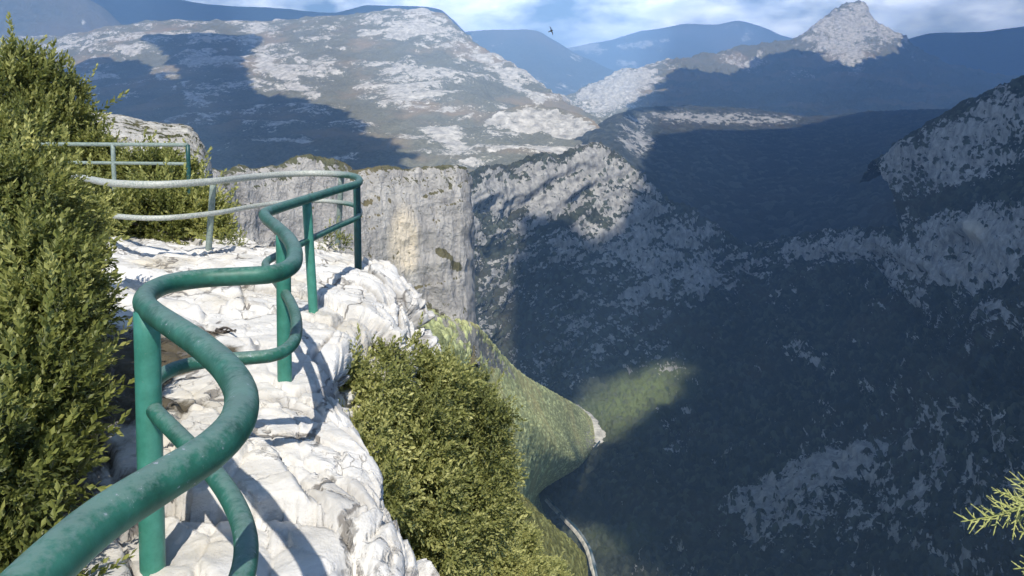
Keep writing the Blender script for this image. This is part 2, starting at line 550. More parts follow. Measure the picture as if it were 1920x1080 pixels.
landform('big_mountain', rows, 680, 340, mat_mid, strata=(0, 0.65, 60, 0.4), amp=0.011, freq=10, flute=-0.8, jag=0.0010, seed=33, rock_bias=0.26, slope_k=0.9, slope_mid=0.40,
         rock=[(740, 62, 110, 12, 0, 0.5), (800, 45, 60, 20, 0, 0.4), (540, 150, 70, 14, 35, 0.7), (760, 165, 110, 34, -10, 0.4), (950, 150, 100, 10, 40, 0.5), (300, 75, 160, 14, 0, 0.3),
               (840, 270, 40, 16, 25, 0.6), (500, 60, 60, 8, 0, 0.4), (720, 290, 90, 30, 10, -0.5), (900, 180, 60, 20, 10, -0.35), (420, 270, 220, 30, 0, -0.2), (200, 150, 60, 14, 0, 0.4), (290, 135, 40, 10, 20, 0.4), (390, 125, 60, 20, 0, 0.3), (700, 250, 60, 16, 20, 0.3), (380, 205, 30, 10, 0, 0.4), (780, 225, 70, 12, 0, -0.3), (960, 178, 60, 9, 30, -0.4)])
# bright cliff band on its right shoulder
rows = [
    [(880, 262, 3600), (905, 250, 3650), (940, 225, 3700), (985, 214, 3700), (1050, 220, 3650), (1100, 235, 3550), (1125, 255, 3450), (1145, 280, 3350)],
    [(880, 250, 3280), (905, 236, 3300), (935, 208, 3330), (985, 197, 3330), (1050, 204, 3280), (1100, 222, 3200), (1128, 242, 3120), (1150, 268, 3050)],
    [(880, 256, 3240), (905, 246, 3250), (930, 244, 3240), (985, 246, 3230), (1050, 262, 3180), (1090, 268, 3120), (1125, 264, 3080), (1150, 278, 3020)],
    [(880, 300, 2700), (905, 298, 2700), (930, 298, 2700), (985, 300, 2700), (1050, 306, 2650), (1090, 312, 2600), (1125, 318, 2550), (1150, 330, 2500)],
    [(880, 350, 2100), (905, 350, 2100), (930, 350, 2100), (985, 352, 2100), (1050, 356, 2100), (1090, 360, 2050), (1125, 365, 2050), (1150, 380, 2000)],
]
landform('cliff_band', rows, 220, 140, mat_mid, strata=(0, 0.3, 25, 0.3), amp=0.003, freq=16, flute=0.7, seed=41, slope_k=1.1, rock_bias=0.0, slope_mid=0.5,
         rock=[(1010, 232, 110, 30, 8, 1.1), (1000, 280, 120, 16, 5, -0.3)])

# dark plateau beyond the gorge
rows = [
    [(1040, 320, 3900), (1160, 245, 4300), (1200, 235, 4700), (1290, 230, 5000), (1380, 232, 5100), (1450, 236, 5200), (1530, 240, 5300), (1650, 236, 5000), (1780, 234, 4700), (2000, 230, 4300), (2400, 225, 4000)],
    [(1040, 290, 3100), (1160, 217, 3500), (1200, 206, 3900), (1290, 202, 4200), (1380, 206, 4300), (1450, 212, 4400), (1530, 221, 4500), (1650, 210, 4200), (1780, 207, 3900), (2000, 200, 3500), (2400, 190, 3200)],
    [(1050, 305, 2800), (1155, 246, 3000), (1210, 240, 3350), (1300, 238, 3500), (1390, 240, 3600), (1460, 242, 3650), (1540, 246, 3650), (1650, 246, 3400), (1780, 246, 3100), (2000, 240, 2800), (2400, 230, 2600)],
    [(1060, 330, 2350), (1150, 292, 2500), (1215, 315, 2650), (1300, 325, 2700), (1390, 335, 2700), (1460, 340, 2650), (1540, 345, 2550), (1650, 345, 2300), (1780, 340, 2000), (2000, 320, 1700), (2400, 300, 1500)],
    [(1080, 380, 1960), (1170, 400, 1990), (1230, 440, 1990), (1300, 480, 1990), (1390, 530, 1980), (1460, 535, 1950), (1540, 520, 1850), (1650, 530, 1700), (1780, 490, 1400), (2000, 430, 1150), (2400, 400, 950)],
]
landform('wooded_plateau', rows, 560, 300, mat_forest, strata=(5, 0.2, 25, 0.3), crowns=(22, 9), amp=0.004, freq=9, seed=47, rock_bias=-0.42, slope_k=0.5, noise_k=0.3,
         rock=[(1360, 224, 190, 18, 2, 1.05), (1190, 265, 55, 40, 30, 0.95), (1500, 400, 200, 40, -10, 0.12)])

# right-hand rocky hill and woods under it
rows = [
    [(1610, 350, 1700), (1660, 330, 1650), (1705, 305, 1600), (1780, 260, 1560), (1850, 225, 1520), (1920, 200, 1480), (2100, 150, 1400), (2500, 60, 1300)],
    [(1640, 306, 1470), (1668, 288, 1440), (1705, 262, 1400), (1780, 216, 1350), (1850, 182, 1300), (1920, 150, 1250), (2100, 85, 1150), (2500, 20, 1050)],
    [(1650, 317, 1445), (1690, 318, 1400), (1745, 328, 1330), (1830, 336, 1240), (1880, 330, 1190), (1940, 315, 1130), (2100, 280, 1040), (2500, 240, 950)],
    [(1668, 352, 1420), (1712, 350, 1370), (1770, 358, 1290), (1840, 362, 1200), (1895, 352, 1140), (1955, 338, 1080), (2100, 320, 1000), (2500, 290, 900)],
    [(1684, 405, 1410), (1725, 405, 1340), (1785, 400, 1230), (1850, 392, 1140), (1905, 380, 1080), (1960, 370, 1030), (2100, 350, 950), (2500, 320, 850)],
    [(1692, 460, 1400), (1735, 455, 1320), (1790, 450, 1210), (1855, 440, 1110), (1910, 430, 1050), (1960, 420, 1000), (2100, 400, 920), (2500, 350, 830)],
]
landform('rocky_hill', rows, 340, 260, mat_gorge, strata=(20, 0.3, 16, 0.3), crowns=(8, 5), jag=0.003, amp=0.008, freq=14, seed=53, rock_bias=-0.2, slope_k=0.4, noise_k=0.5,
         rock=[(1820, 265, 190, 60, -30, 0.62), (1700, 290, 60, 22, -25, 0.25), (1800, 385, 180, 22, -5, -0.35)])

# the far wall of the gorge: rim, cliffs, wooded scree down to the river
K = [
    [(780, 350, 1450), (790, 450, 1400), (800, 540, 1380), (830, 640, 1350), (870, 720, 1330)],
    [(880, 336, 1550), (885, 430, 1480), (890, 540, 1430), (900, 640, 1400), (930, 735, 1380)],
    [(960, 306, 1680), (960, 410, 1600), (965, 530, 1520), (975, 640, 1460), (1000, 750, 1420)],
    [(1060, 287, 1760), (1060, 392, 1680), (1055, 520, 1590), (1045, 650, 1480), (1045, 758, 1420)],
    [(1120, 280, 1800), (1130, 400, 1720), (1120, 530, 1610), (1100, 660, 1490), (1085, 768, 1400)],
    [(1165, 298, 1810), (1195, 420, 1720), (1195, 550, 1600), (1170, 680, 1470), (1105, 788, 1350)],
    [(1225, 355, 1820), (1260, 455, 1740), (1270, 580, 1570), (1240, 710, 1430), (1118, 818, 1280)],
    [(1300, 400, 1840), (1330, 500, 1730), (1350, 620, 1520), (1280, 760, 1320), (1105, 858, 1200)],
    [(1360, 440, 1850), (1400, 520, 1740), (1440, 650, 1430), (1290, 820, 1210), (1050, 902, 1120)],
    [(1415, 470, 1850), (1480, 500, 1700), (1540, 680, 1280), (1300, 890, 1090), (1022, 942, 1060)],
    [(1500, 450, 1780), (1580, 490, 1600), (1650, 720, 1080), (1340, 960, 960), (1045, 988, 1000)],
    [(1600, 440, 1680), (1650, 505, 1470), (1760, 760, 900), (1400, 1030, 840), (1080, 1032, 940)],
    [(1690, 435, 1400), (1715, 550, 1250), (1860, 800, 760), (1480, 1110, 720), (1105, 1077, 890)],
    [(1800, 400, 1230), (1800, 545, 1120), (1960, 830, 650), (1600, 1200, 600), (1120, 1142, 830)],
    [(1920, 372, 1080), (1920, 510, 970), (2080, 860, 560), (1760, 1300, 500), (1130, 1232, 760)],
    [(2100, 340, 950), (2100, 470, 860), (2250, 880, 480), (1950, 1420, 420), (1140, 1352, 690)],
    [(2500, 300, 820), (2500, 430, 740), (2600, 900, 400), (2300, 1600, 330), (1150, 1700, 560)],
]
K = np.array(K, float)
back = K[:, 0].copy()
back[:, 1] += 40
back[:, 2] *= 1.14
low = K[:, 4].copy()
low[:, 0] -= 60
low[:, 1] += 45
rows = [back] + [K[:, i] for i in range(5)] + [low]
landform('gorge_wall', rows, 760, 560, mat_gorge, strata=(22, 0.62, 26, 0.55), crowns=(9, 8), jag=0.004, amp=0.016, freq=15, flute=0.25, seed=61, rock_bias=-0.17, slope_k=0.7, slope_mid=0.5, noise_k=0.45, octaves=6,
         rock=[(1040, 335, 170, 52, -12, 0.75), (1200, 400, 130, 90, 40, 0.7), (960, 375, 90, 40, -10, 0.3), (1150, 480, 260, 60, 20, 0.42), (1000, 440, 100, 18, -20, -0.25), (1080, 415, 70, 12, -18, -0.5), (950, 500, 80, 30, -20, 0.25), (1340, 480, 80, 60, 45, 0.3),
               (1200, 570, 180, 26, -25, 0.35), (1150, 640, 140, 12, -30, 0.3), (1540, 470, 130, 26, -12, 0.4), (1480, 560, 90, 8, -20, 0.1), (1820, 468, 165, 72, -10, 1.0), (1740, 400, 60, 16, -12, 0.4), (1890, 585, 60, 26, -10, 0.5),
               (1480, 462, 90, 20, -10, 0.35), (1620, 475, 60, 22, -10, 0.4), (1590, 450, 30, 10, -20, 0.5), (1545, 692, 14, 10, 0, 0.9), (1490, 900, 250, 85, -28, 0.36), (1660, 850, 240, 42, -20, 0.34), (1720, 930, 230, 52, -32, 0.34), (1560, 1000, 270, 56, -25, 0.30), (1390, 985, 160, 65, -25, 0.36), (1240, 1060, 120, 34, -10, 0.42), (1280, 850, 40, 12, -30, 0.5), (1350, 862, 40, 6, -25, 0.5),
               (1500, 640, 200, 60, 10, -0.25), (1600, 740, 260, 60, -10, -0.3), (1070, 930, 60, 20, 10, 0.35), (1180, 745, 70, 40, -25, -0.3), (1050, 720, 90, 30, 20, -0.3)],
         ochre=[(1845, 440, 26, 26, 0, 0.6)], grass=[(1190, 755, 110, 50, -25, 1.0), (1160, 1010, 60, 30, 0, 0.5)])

# pale rock pillar and wall, middle distance
rows = [
    [(250, 420, 275), (400, 400, 302), (480, 400, 316), (550, 390, 326), (600, 385, 331), (640, 380, 335), (665, 390, 338), (720, 390, 344), (790, 390, 352), (840, 390, 358), (866, 390, 362), (874, 395, 395), (872, 400, 450)],
    [(250, 365, 225), (400, 328, 252), (480, 320, 266), (550, 306, 276), (600, 303, 281), (640, 308, 285), (665, 321, 288), (720, 321, 294), (790, 320, 302), (840, 320, 308), (866, 321, 312), (874, 330, 345), (872, 345, 400)],
    [(250, 372, 222.5), (400, 336, 249.5), (480, 328, 263.5), (550, 320, 273.5), (600, 320, 278.5), (640, 325, 282.5), (665, 333, 285.5), (720, 333, 291.5), (790, 332, 299.5), (842, 332, 305.5), (869, 333, 309.5), (877, 340, 345), (872, 350, 400)],
    [(250, 480, 216), (400, 460, 243), (480, 450, 257), (550, 450, 267), (600, 450, 272), (640, 450, 276), (670, 455, 279), (725, 460, 285), (790, 462, 293), (846, 463, 299), (875, 464, 303), (882, 466, 345), (876, 470, 400)],
    [(250, 560, 211), (400, 550, 238), (480, 550, 252), (550, 550, 262), (600, 552, 267), (640, 555, 271), (675, 552, 274), (730, 568, 280), (795, 592, 288), (850, 606, 294), (881, 613, 298), (888, 616, 345), (880, 618, 400)],
    [(250, 700, 185), (400, 700, 212), (480, 700, 226), (550, 700, 236), (600, 700, 241), (640, 700, 245), (680, 700, 248), (740, 700, 254), (800, 700, 262), (860, 700, 268), (888, 690, 272), (896, 690, 340), (886, 690, 400)],
]
landform('rock_pillar', rows, 520, 340, mat_cliff, strata=(4, 0.3, 7, 0.12), amp=0.015, freq=13, flute=0.78, seed=71, rock_bias=0.20, slope_k=0.7, noise_k=0.3, slope_mid=0.5,
         rock=[(835, 482, 30, 9, 35, -0.75), (860, 500, 14, 9, 0, -0.6), (745, 530, 30, 8, 30, -0.7), (700, 400, 20, 60, 0, -0.12), (820, 600, 60, 18, 30, -0.5), (800, 340, 60, 8, 0, -0.1)],
         ochre=[(753, 445, 30, 62, 0, 0.9), (768, 490, 16, 30, 5, 0.4)])

# green slope from the pillar's foot down to the river
rows = [
    [(640, 640, 330), (700, 640, 345), (780, 660, 370), (840, 680, 400), (880, 690, 440), (905, 700, 580), (935, 730, 700), (970, 760, 850), (1030, 790, 1100), (1080, 800, 1330), (1100, 806, 1380)],
    [(640, 520, 268), (700, 545, 276), (780, 578, 286), (840, 603, 293), (884, 613, 300), (915, 640, 390), (945, 675, 510), (980, 705, 700), (1040, 739, 950), (1088, 766, 1250), (1106, 783, 1335)],
    [(640, 560, 195), (700, 590, 212), (775, 620, 232), (840, 645, 250), (890, 665, 290), (930, 700, 420), (965, 735, 520), (1005, 765, 660), (1055, 800, 870), (1092, 815, 1130), (1120, 815, 1285)],
    [(640, 640, 120), (700, 660, 150), (770, 680, 190), (840, 700, 240), (900, 730, 300), (950, 770, 380), (990, 800, 480), (1030, 830, 620), (1062, 850, 800), (1092, 858, 1000), (1108, 850, 1190)],
    [(600, 800, 60), (680, 850, 80), (760, 880, 110), (850, 900, 150), (910, 920, 210), (948, 935, 300), (975, 945, 430), (992, 950, 590), (1000, 946, 740), (1004, 936, 900), (1010, 926, 1060)],
    [(560, 1300, 40), (640, 1300, 55), (740, 1300, 75), (850, 1250, 110), (920, 1200, 160), (960, 1150, 240), (1000, 1120, 350), (1040, 1100, 520), (1060, 1090, 700), (1080, 1085, 800), (1098, 1080, 880)],
]
landform('green_slope', rows, 420, 420, mat_green, crowns=(3.6, 2.2), amp=0.006, freq=18, seed=83, rock_bias=-0.5, slope_k=0.5, noise_k=0.28,
         rock=[(880, 640, 80, 26, 40, 0.75), (930, 682, 60, 12, 42, 0.55), (1085, 835, 26, 20, 0, 0.4), (840, 600, 60, 14, 10, 0.6), (1108, 815, 14, 40, -10, 0.5), (800, 600, 70, 18, 30, 0.5)])
rows = [
    [(600, 900, 70), (700, 930, 90), (800, 940, 120), (880, 960, 170), (940, 985, 220), (975, 1000, 280), (1000, 1020, 320), (1030, 1040, 340), (1055, 1070, 360), (1070, 1120, 370), (1060, 1220, 350)],
    [(600, 840, 45), (700, 860, 60), (800, 875, 85), (880, 890, 120), (945, 915, 160), (985, 940, 195), (1010, 966, 225), (1042, 994, 255), (1075, 1022, 280), (1097, 1052, 295), (1102, 1110, 295)],
    [(600, 950, 34), (700, 960, 44), (800, 970, 62), (880, 980, 88), (940, 990, 118), (980, 1005, 145), (1010, 1025, 170), (1042, 1048, 195), (1070, 1075, 215), (1090, 1110, 230), (1095, 1180, 235)],
    [(600, 1200, 22), (700, 1200, 28), (800, 1200, 38), (880, 1190, 55), (940, 1180, 75), (980, 1180, 95), (1010, 1185, 115), (1042, 1195, 135), (1070, 1210, 150), (1090, 1230, 160), (1095, 1300, 165)],
]
landform('scrub_spur', rows, 400, 300, mat_near_green, crowns=(1.8, 1.3), amp=0.006, freq=22, seed=91, rock_bias=-0.45, slope_k=0.4, noise_k=0.3)

# rock dome behind the left railing
rows = [
    [(60, 330, 60), (130, 300, 60), (180, 300, 60), (230, 305, 60), (280, 310, 60), (320, 315, 60), (350, 325, 58), (368, 340, 55), (380, 360, 52), (388, 385, 50), (390, 420, 48)],
    [(60, 240, 48), (130, 219, 48), (180, 212, 48), (230, 219, 48), (280, 231, 48), (320, 236, 48), (350, 238, 47), (370, 258, 46), (384, 285, 45), (393, 312, 44), (398, 360, 43)],
    [(60, 255, 44), (130, 236, 44), (180, 230, 44), (230, 237, 44), (280, 248, 44), (320, 254, 44), (348, 262, 43), (366, 280, 42), (379, 302, 41), (388, 328, 41), (393, 370, 41)],
    [(60, 330, 37), (130, 325, 37), (180, 322, 37), (230, 325, 37), (280, 328, 37), (320, 332, 37), (348, 338, 37), (366, 348, 37), (379, 360, 37), (388, 375, 38), (393, 400, 39)],
    [(60, 480, 31), (130, 480, 31), (180, 480, 31), (230, 480, 31), (280, 480, 31), (320, 480, 31), (348, 480, 31), (366, 490, 32), (379, 500, 33), (388, 510, 34), (393, 520, 36)],
]
mat_dome = terrain_mat('dome_rock', ((0.07, 0.075, 0.04), (0.12, 0.12, 0.06)), ((0.5, 0.47, 0.42), (0.7, 0.67, 0.6)), 0.5, spread=1.1, bump=0.8)
landform('rock_dome', rows, 260, 200, mat_dome, amp=0.006, freq=20, seed=97, flute=0.3, rock_bias=0.34, slope_k=0.2, noise_k=0.45)

# valley floor under everything, out to the horizon
n = 60
g = np.linspace(-1, 1, n)
gx, gy = np.meshgrid(np.sign(g) * np.abs(g) ** 2 * 40000, np.sign(g) * np.abs(g) ** 2 * 40000)
gz = -640 + 25 * fbm(np.stack([gx / 3000, gy / 3000, gx * 0], -1), 4, 0.5, 5)
gz = np.where(np.hypot(gx, gy) < 900, -640, gz)
o = make_mesh('ground', np.stack([gx, gy, gz], -1).reshape(-1, 3), grid_faces(n, n)[:, ::-1], mat_forest, attrs={'rock': np.zeros(n * n), 'ochre': np.zeros(n * n)})
o['kind'] = 'structure'

# river and its gravel
m, nt, b, _ = new_mat('river_water')
v = n_vec(nt)
nt.links.new(n_ramp(nt, n_noise(nt, v, 0.05, 4), [(0.4, (0.03, 0.07, 0.10)), (0.62, (0.30, 0.33, 0.34))]), b.inputs['Base Color'])
b.inputs['Roughness'].default_value = 0.25
mat_river = m
m, nt, b, _ = new_mat('river_gravel')
v = n_vec(nt)
nt.links.new(n_ramp(nt, n_noise(nt, v, 0.12, 6), [(0.35, (0.30, 0.28, 0.24)), (0.6, (0.62, 0.58, 0.50))]), b.inputs['Base Color'])
b.inputs['Roughness'].default_value = 1.0
n_bump(nt, b, n_noise(nt, v, 0.4, 5), 0.6, 1.0)
mat_gravel = m


def ribbon(name, pts, widths, mat, lift):
    P = at(*np.array(pts, float).T)
    t = np.arange(len(P))
    q = np.linspace(0, len(P) - 1, 160)
    C = pchip(t, P, q)
    W = pchip(t, np.array(widths, float)[:, None], q)[:, 0] * (1 + 0.35 * fbm(np.stack([q * 2.3, q * 0, q * 0], -1), 3, 0.5, 77))
    T = np.gradient(C, axis=0)
    S = np.cross(T, [0, 0, 1])
    S /= np.linalg.norm(S, axis=-1, keepdims=True)
    u = np.linspace(-1, 1, 9)
    G = C[:, None] + S[:, None] * (W[:, None] * u[None])[..., None]
    G[..., 2] += lift - 3 * np.abs(u)[None] ** 2
    o = make_mesh(name, G.reshape(-1, 3), grid_faces(160, 9), mat)
    o['kind'] = 'structure'
    return o


ribbon('riverbank', [(1060, 752, 1440), (1090, 775, 1370), (1112, 800, 1300), (1122, 830, 1240), (1112, 852, 1190)], (4, 7, 11, 13, 5), mat_gravel, 9)
ribbon('river', [(1124, 842, 1215), (1112, 856, 1185), (1085, 878, 1150), (1052, 902, 1112), (1026, 926, 1080), (1022, 942, 1058), (1036, 960, 1034), (1060, 987, 998), (1088, 1017, 955), (1106, 1047, 915), (1114, 1077, 885), (1122, 1120, 850)], (1.5, 1.4, 1.3, 1.3, 1.5, 1.6, 1.5, 1.5, 1.7, 2.0, 2.2, 2.2), mat_river, 14)
ribbon('riverbank', [(1124, 842, 1215), (1112, 856, 1185), (1085, 878, 1150), (1052, 902, 1112), (1026, 926, 1080), (1022, 942, 1058), (1034, 960, 1034), (1057, 987, 998), (1085, 1017, 955), (1103, 1047, 915), (1111, 1077, 885), (1120, 1120, 850)], (4, 3, 2.5, 3, 5, 5, 3, 2.6, 2.6, 3, 3, 3), mat_gravel, 12)

# ================================================================== CLOUDS OVERHEAD (they throw the shade on the gorge)
m, nt, b, _ = new_mat('cumulus')
b.inputs['Base Color'].default_value = (0.85, 0.85, 0.86, 1)
b.inputs['Roughness'].default_value = 1.0
n_bump(nt, b, n_noise(nt, n_vec(nt), 0.004, 6, 0.6), 1.0, 120.0)
mat_cloud = m
CLOUD_Z = 2450.0
bpy.context.view_layer.update()
dg = bpy.context.evaluated_depsgraph_get()


def ground_hit(px, py):
    v_ = ray(float(px), float(py))
    hit, loc, *_ = scene.ray_cast(dg, Vector(CAM + v_ * 60.0), Vector(v_).normalized(), distance=60000)
    if not hit:
        return None
    return np.array(loc)


def cloud(poly, seed, rough=0.5, z=CLOUD_Z, edge=200.0, cell=None, extra=()):
    pts = []
    for q in poly:
        p = np.array(q[1:]) if q[0] == 'w' else ground_hit(*q)
        if p is None:
            print('cloud miss', q)
            continue
        k = (z - p[2]) / SUN[2]
        pts.append((p + SUN * k)[:2])
    pts = np.array(pts)
    lo, hi = pts.min(0) - edge * 1.5, pts.max(0) + edge * 1.5
    cell = cell or max((hi - lo).max() / 170, 12.0)
    gx, gy = np.meshgrid(np.arange(lo[0], hi[0], cell), np.arange(lo[1], hi[1], cell))
    nx, ny = gx.shape[1], gx.shape[0]
    inside = np.zeros(gx.shape, bool)
    dist = np.full(gx.shape, 1e9)
    n_ = len(pts)
    for i in range(n_):
        a, c = pts[i], pts[(i + 1) % n_]
        cond = ((a[1] > gy) != (c[1] > gy))
        with np.errstate(divide='ignore', invalid='ignore'):
            xx = (c[0] - a[0]) * (gy - a[1]) / (c[1] - a[1]) + a[0]
        inside ^= cond & (gx < xx)
        e = c - a
        t = np.clip(((gx - a[0]) * e[0] + (gy - a[1]) * e[1]) / (e @ e + 1e-9), 0, 1)
        dist = np.minimum(dist, np.hypot(gx - a[0] - t * e[0], gy - a[1] - t * e[1]))
    sd = np.where(inside, dist, -dist)
    Q = np.stack([gx, gy, gx * 0], -1) / (edge * 3)
    sd = sd + rough * edge * fbm(Q, 5, 0.55, seed) * 1.3
    th = np.sqrt(np.clip(sd, 0, edge * 2.5) * edge * 0.25)
    puff = 1 + 0.35 * fbm(Q * 2.5, 4, 0.6, seed + 9)
    top = z + th * puff
    bot = z - th * 0.15
    ok = sd > 0
    Fq = grid_faces(ny, nx)
    full = ok.ravel()[Fq].all(1)
    Fq = Fq[full]
    n0 = nx * ny
    V = np.vstack([np.stack([gx, gy, top], -1).reshape(-1, 3), np.stack([gx, gy, bot], -1).reshape(-1, 3)])
    Fa = np.vstack([Fq[:, ::-1], Fq + n0])
    # close the rim
    ed = {}
    for f in Fq:
        for j in range(4):
            a, c = int(f[j]), int(f[(j + 1) % 4])
            if (c, a) in ed:
                del ed[(c, a)]
            else:
                ed[(a, c)] = 1
    rim = [(a, c, c + n0, a + n0) for a, c in ed]
    if rim:
        Fa = np.vstack([Fa, np.array(rim)])
    used = np.unique(Fa)
    remap = np.zeros(len(V), int)
    remap[used] = np.arange(len(used))
    o = make_mesh('cloud', V[used], remap[Fa], mat_cloud)
    o['kind'] = 'structure'
    return o


# over the right side of the gorge
cloud([(1100, 772), (1180, 740), (1290, 695), (1240, 690), (1100, 725), (1040, 740), (985, 700), (930, 660), (893, 610), (884, 420), (884, 345), (965, 325), (975, 395), (1000, 395), (1060, 400), (1110, 440), (1150, 420), (1185, 350), (1230, 362), (1290, 405), (1350, 450), (1420, 490),
       ('w', 2600, 1300, -100), ('w', 2600, 200, -100), ('w', 900, 150, -300), ('w', 330, 420, -400), (1160, 1070), (1110, 1000), (1045, 950), (1004, 912), (1036, 876), (1070, 848), (1108, 834), (1145, 828), (1200, 780), (1270, 725), (1200, 745)], 901, rough=0.2, edge=60.0)
# over the wooded plateau
cloud([(1200, 300), (1225, 252), (1300, 243), (1400, 243), (1480, 239), (1540, 225), ('w', 1780, 4300, 30), ('w', 2300, 4200, 30), ('w', 4800, 4400, 50), ('w', 3000, 900, 0), ('w', 900, 1300, -200), ('w', 450, 1650, -300), (1290, 425), (1225, 390), (1195, 340)], 911, rough=0.3, edge=90.0)
# over the flanks of the limestone peak
cloud([(1168, 214), (1180, 187), (1230, 158), (1255, 128), (1300, 124), (1340, 134), (1400, 130), (1420, 98), (1480, 88), (1550, 98), (1585, 122), (1620, 108), (1670, 96), (1690, 88), ('w', 4600, 9800, 1000), ('w', 4400, 14500, 1200), ('w', 12000, 14500, 1200), ('w', 9000, 5500, 0), ('w', 3600, 5200, 0),
       ('w', 1500, 5000, 0)], 921, rough=0.8, edge=200.0)
# over the big mountain's lower slopes
cloud([(240, 70), (300, 64), (400, 62), (470, 68), (485, 110), (475, 125), (500, 160), (545, 190), (620, 205), (690, 225), (760, 255), (800, 290), (790, 316), (640, 318), ('w', -600, 1900, -150), ('w', -4000, 1900, -150), ('w', -4500, 4500, 0), (100, 140), (150, 112), (220, 106), (270, 118), (330, 148), (300, 110), (262, 85)], 931, rough=1.0, edge=150.0)
# over the dark range behind it
cloud([('w', -9000, 9600, 1000), ('w', -600, 9600, 1000), ('w', -600, 14000, 1900), ('w', -10000, 14000, 1900)], 941, rough=0.5, edge=250.0)

# ================================================================== FOREGROUND ROCK
m, nt, b, _ = new_mat('white_limestone')
b.inputs['Roughness'].default_value = 0.95
b.inputs['Specular IOR Level'].default_value = 0.1
v = n_vec(nt)
vt = n_vec(nt, (1.0, 0.45, 1.6), (0.3, 0.5, 0.6))
n1 = n_noise(nt, v, 2.2, 7, 0.65)
n2 = n_noise(nt, v, 14.0, 6, 0.7)
n3 = n_noise(nt, vt, 6.0, 6, 0.65, 0.6)
base = n_ramp(nt, n1, [(0.28, (0.52, 0.475, 0.41)), (0.42, (0.68, 0.65, 0.595)), (0.7, (0.77, 0.745, 0.70))])
base = n_mix(nt, n_ramp(nt, n3, [(0.27, (1, 1, 1)), (0.37, (0, 0, 0))]), base, (0.38, 0.36, 0.34))
base = n_mix(nt, n_ramp(nt, n2, [(0.28, (0.7, 0.7, 0.7)), (0.38, (0, 0, 0))]), base, (0.46, 0.42, 0.36))
n4 = n_noise(nt, v, 0.9, 5, 0.6)
base = n_mix(nt, n_math(nt, 'MULTIPLY', n_ramp(nt, n4, [(0.50, (0, 0, 0)), (0.66, (1, 1, 1))]), 0.75), base, (0.50, 0.44, 0.33))
n7 = n_noise(nt, v, 1.3, 6, 0.7, 0.8)
base = n_mix(nt, n_math(nt, 'MULTIPLY', n_ramp(nt, n7, [(0.48, (0, 0, 0)), (0.62, (1, 1, 1))]), 0.6), base, (0.47, 0.455, 0.43))
crk = n_attr(nt, 'crack')
base = n_mix(nt, n_math(nt, 'MULTIPLY', crk, 0.75), base, (0.16, 0.145, 0.13))
under_bush = n_attr(nt, 'litter_shade')
base = n_mix(nt, n_ramp(nt, n_math(nt, 'ADD', under_bush, n_math(nt, 'MULTIPLY', n2, 0.5)), [(0.55, (0, 0, 0)), (0.8, (1, 1, 1))]), base, (0.10, 0.085, 0.06))  # dark debris colour that also paints the left bush's shade on the rock
nt.links.new(base, b.inputs['Base Color'])
vor = nt.nodes.new('ShaderNodeTexVoronoi')
vor.feature = 'DISTANCE_TO_EDGE'
vor.inputs['Scale'].default_value = 1.7
wv = nt.nodes.new('ShaderNodeVectorMath')
wv.operation = 'MULTIPLY_ADD'
wn3 = nt.nodes.new('ShaderNodeTexNoise')
wn3.inputs['Scale'].default_value = 3.0
wn3.inputs['Detail'].default_value = 5.0
nt.links.new(v, wn3.inputs['Vector'])
nt.links.new(wn3.outputs['Color'], wv.inputs[0])
wv.inputs[1].default_value = (0.45, 0.45, 0.45)
nt.links.new(vt, wv.inputs[2])
nt.links.new(wv.outputs[0], vor.inputs['Vector'])
edge_ = n_ramp(nt, vor.outputs['Distance'], [(0.0, (1, 1, 1)), (0.012, (1, 1, 1)), (0.03, (0, 0, 0))])
gap = n_ramp(nt, n1, [(0.44, (1, 1, 1)), (0.54, (0, 0, 0))])
vor2 = nt.nodes.new('ShaderNodeTexVoronoi')
vor2.feature = 'DISTANCE_TO_EDGE'
vor2.inputs['Scale'].default_value = 6.5
nt.links.new(wv.outputs[0], vor2.inputs['Vector'])
edge2 = n_ramp(nt, vor2.outputs['Distance'], [(0.0, (0.5, 0.5, 0.5)), (0.04, (0, 0, 0))])
gap2 = n_ramp(nt, n_noise(nt, v, 1.6, 5, 0.6), [(0.53, (0, 0, 0)), (0.62, (1, 1, 1))])
hair = n_math(nt, 'MAXIMUM', n_math(nt, 'MULTIPLY', edge_, gap), n_math(nt, 'MULTIPLY', edge2, gap2))
pits = n_ramp(nt, n_noise(nt, v, 38.0, 3, 0.6), [(0.27, (0.8, 0.8, 0.8)), (0.36, (0, 0, 0))])
base = n_mix(nt, n_math(nt, 'MULTIPLY', pits, gap2), base, (0.30, 0.27, 0.23))
base = n_mix(nt, n_math(nt, 'MULTIPLY', hair, 0.8), base, (0.15, 0.135, 0.12))
nt.links.new(base, b.inputs['Base Color'])
n5 = n_noise(nt, v, 60.0, 4, 0.7)
h = n_math(nt, 'ADD', n_math(nt, 'SUBTRACT', n_math(nt, 'MULTIPLY', n5, 0.12), n_math(nt, 'MULTIPLY', hair, 0.8)), n_math(nt, 'MULTIPLY', n1, 0.5))
h = n_math(nt, 'ADD', h, n_math(nt, 'ADD', n_math(nt, 'MULTIPLY', n2, 0.45), n_math(nt, 'MULTIPLY', n3, 0.6)))
n_bump(nt, b, h, 0.6, 0.045)
mat_rock = m

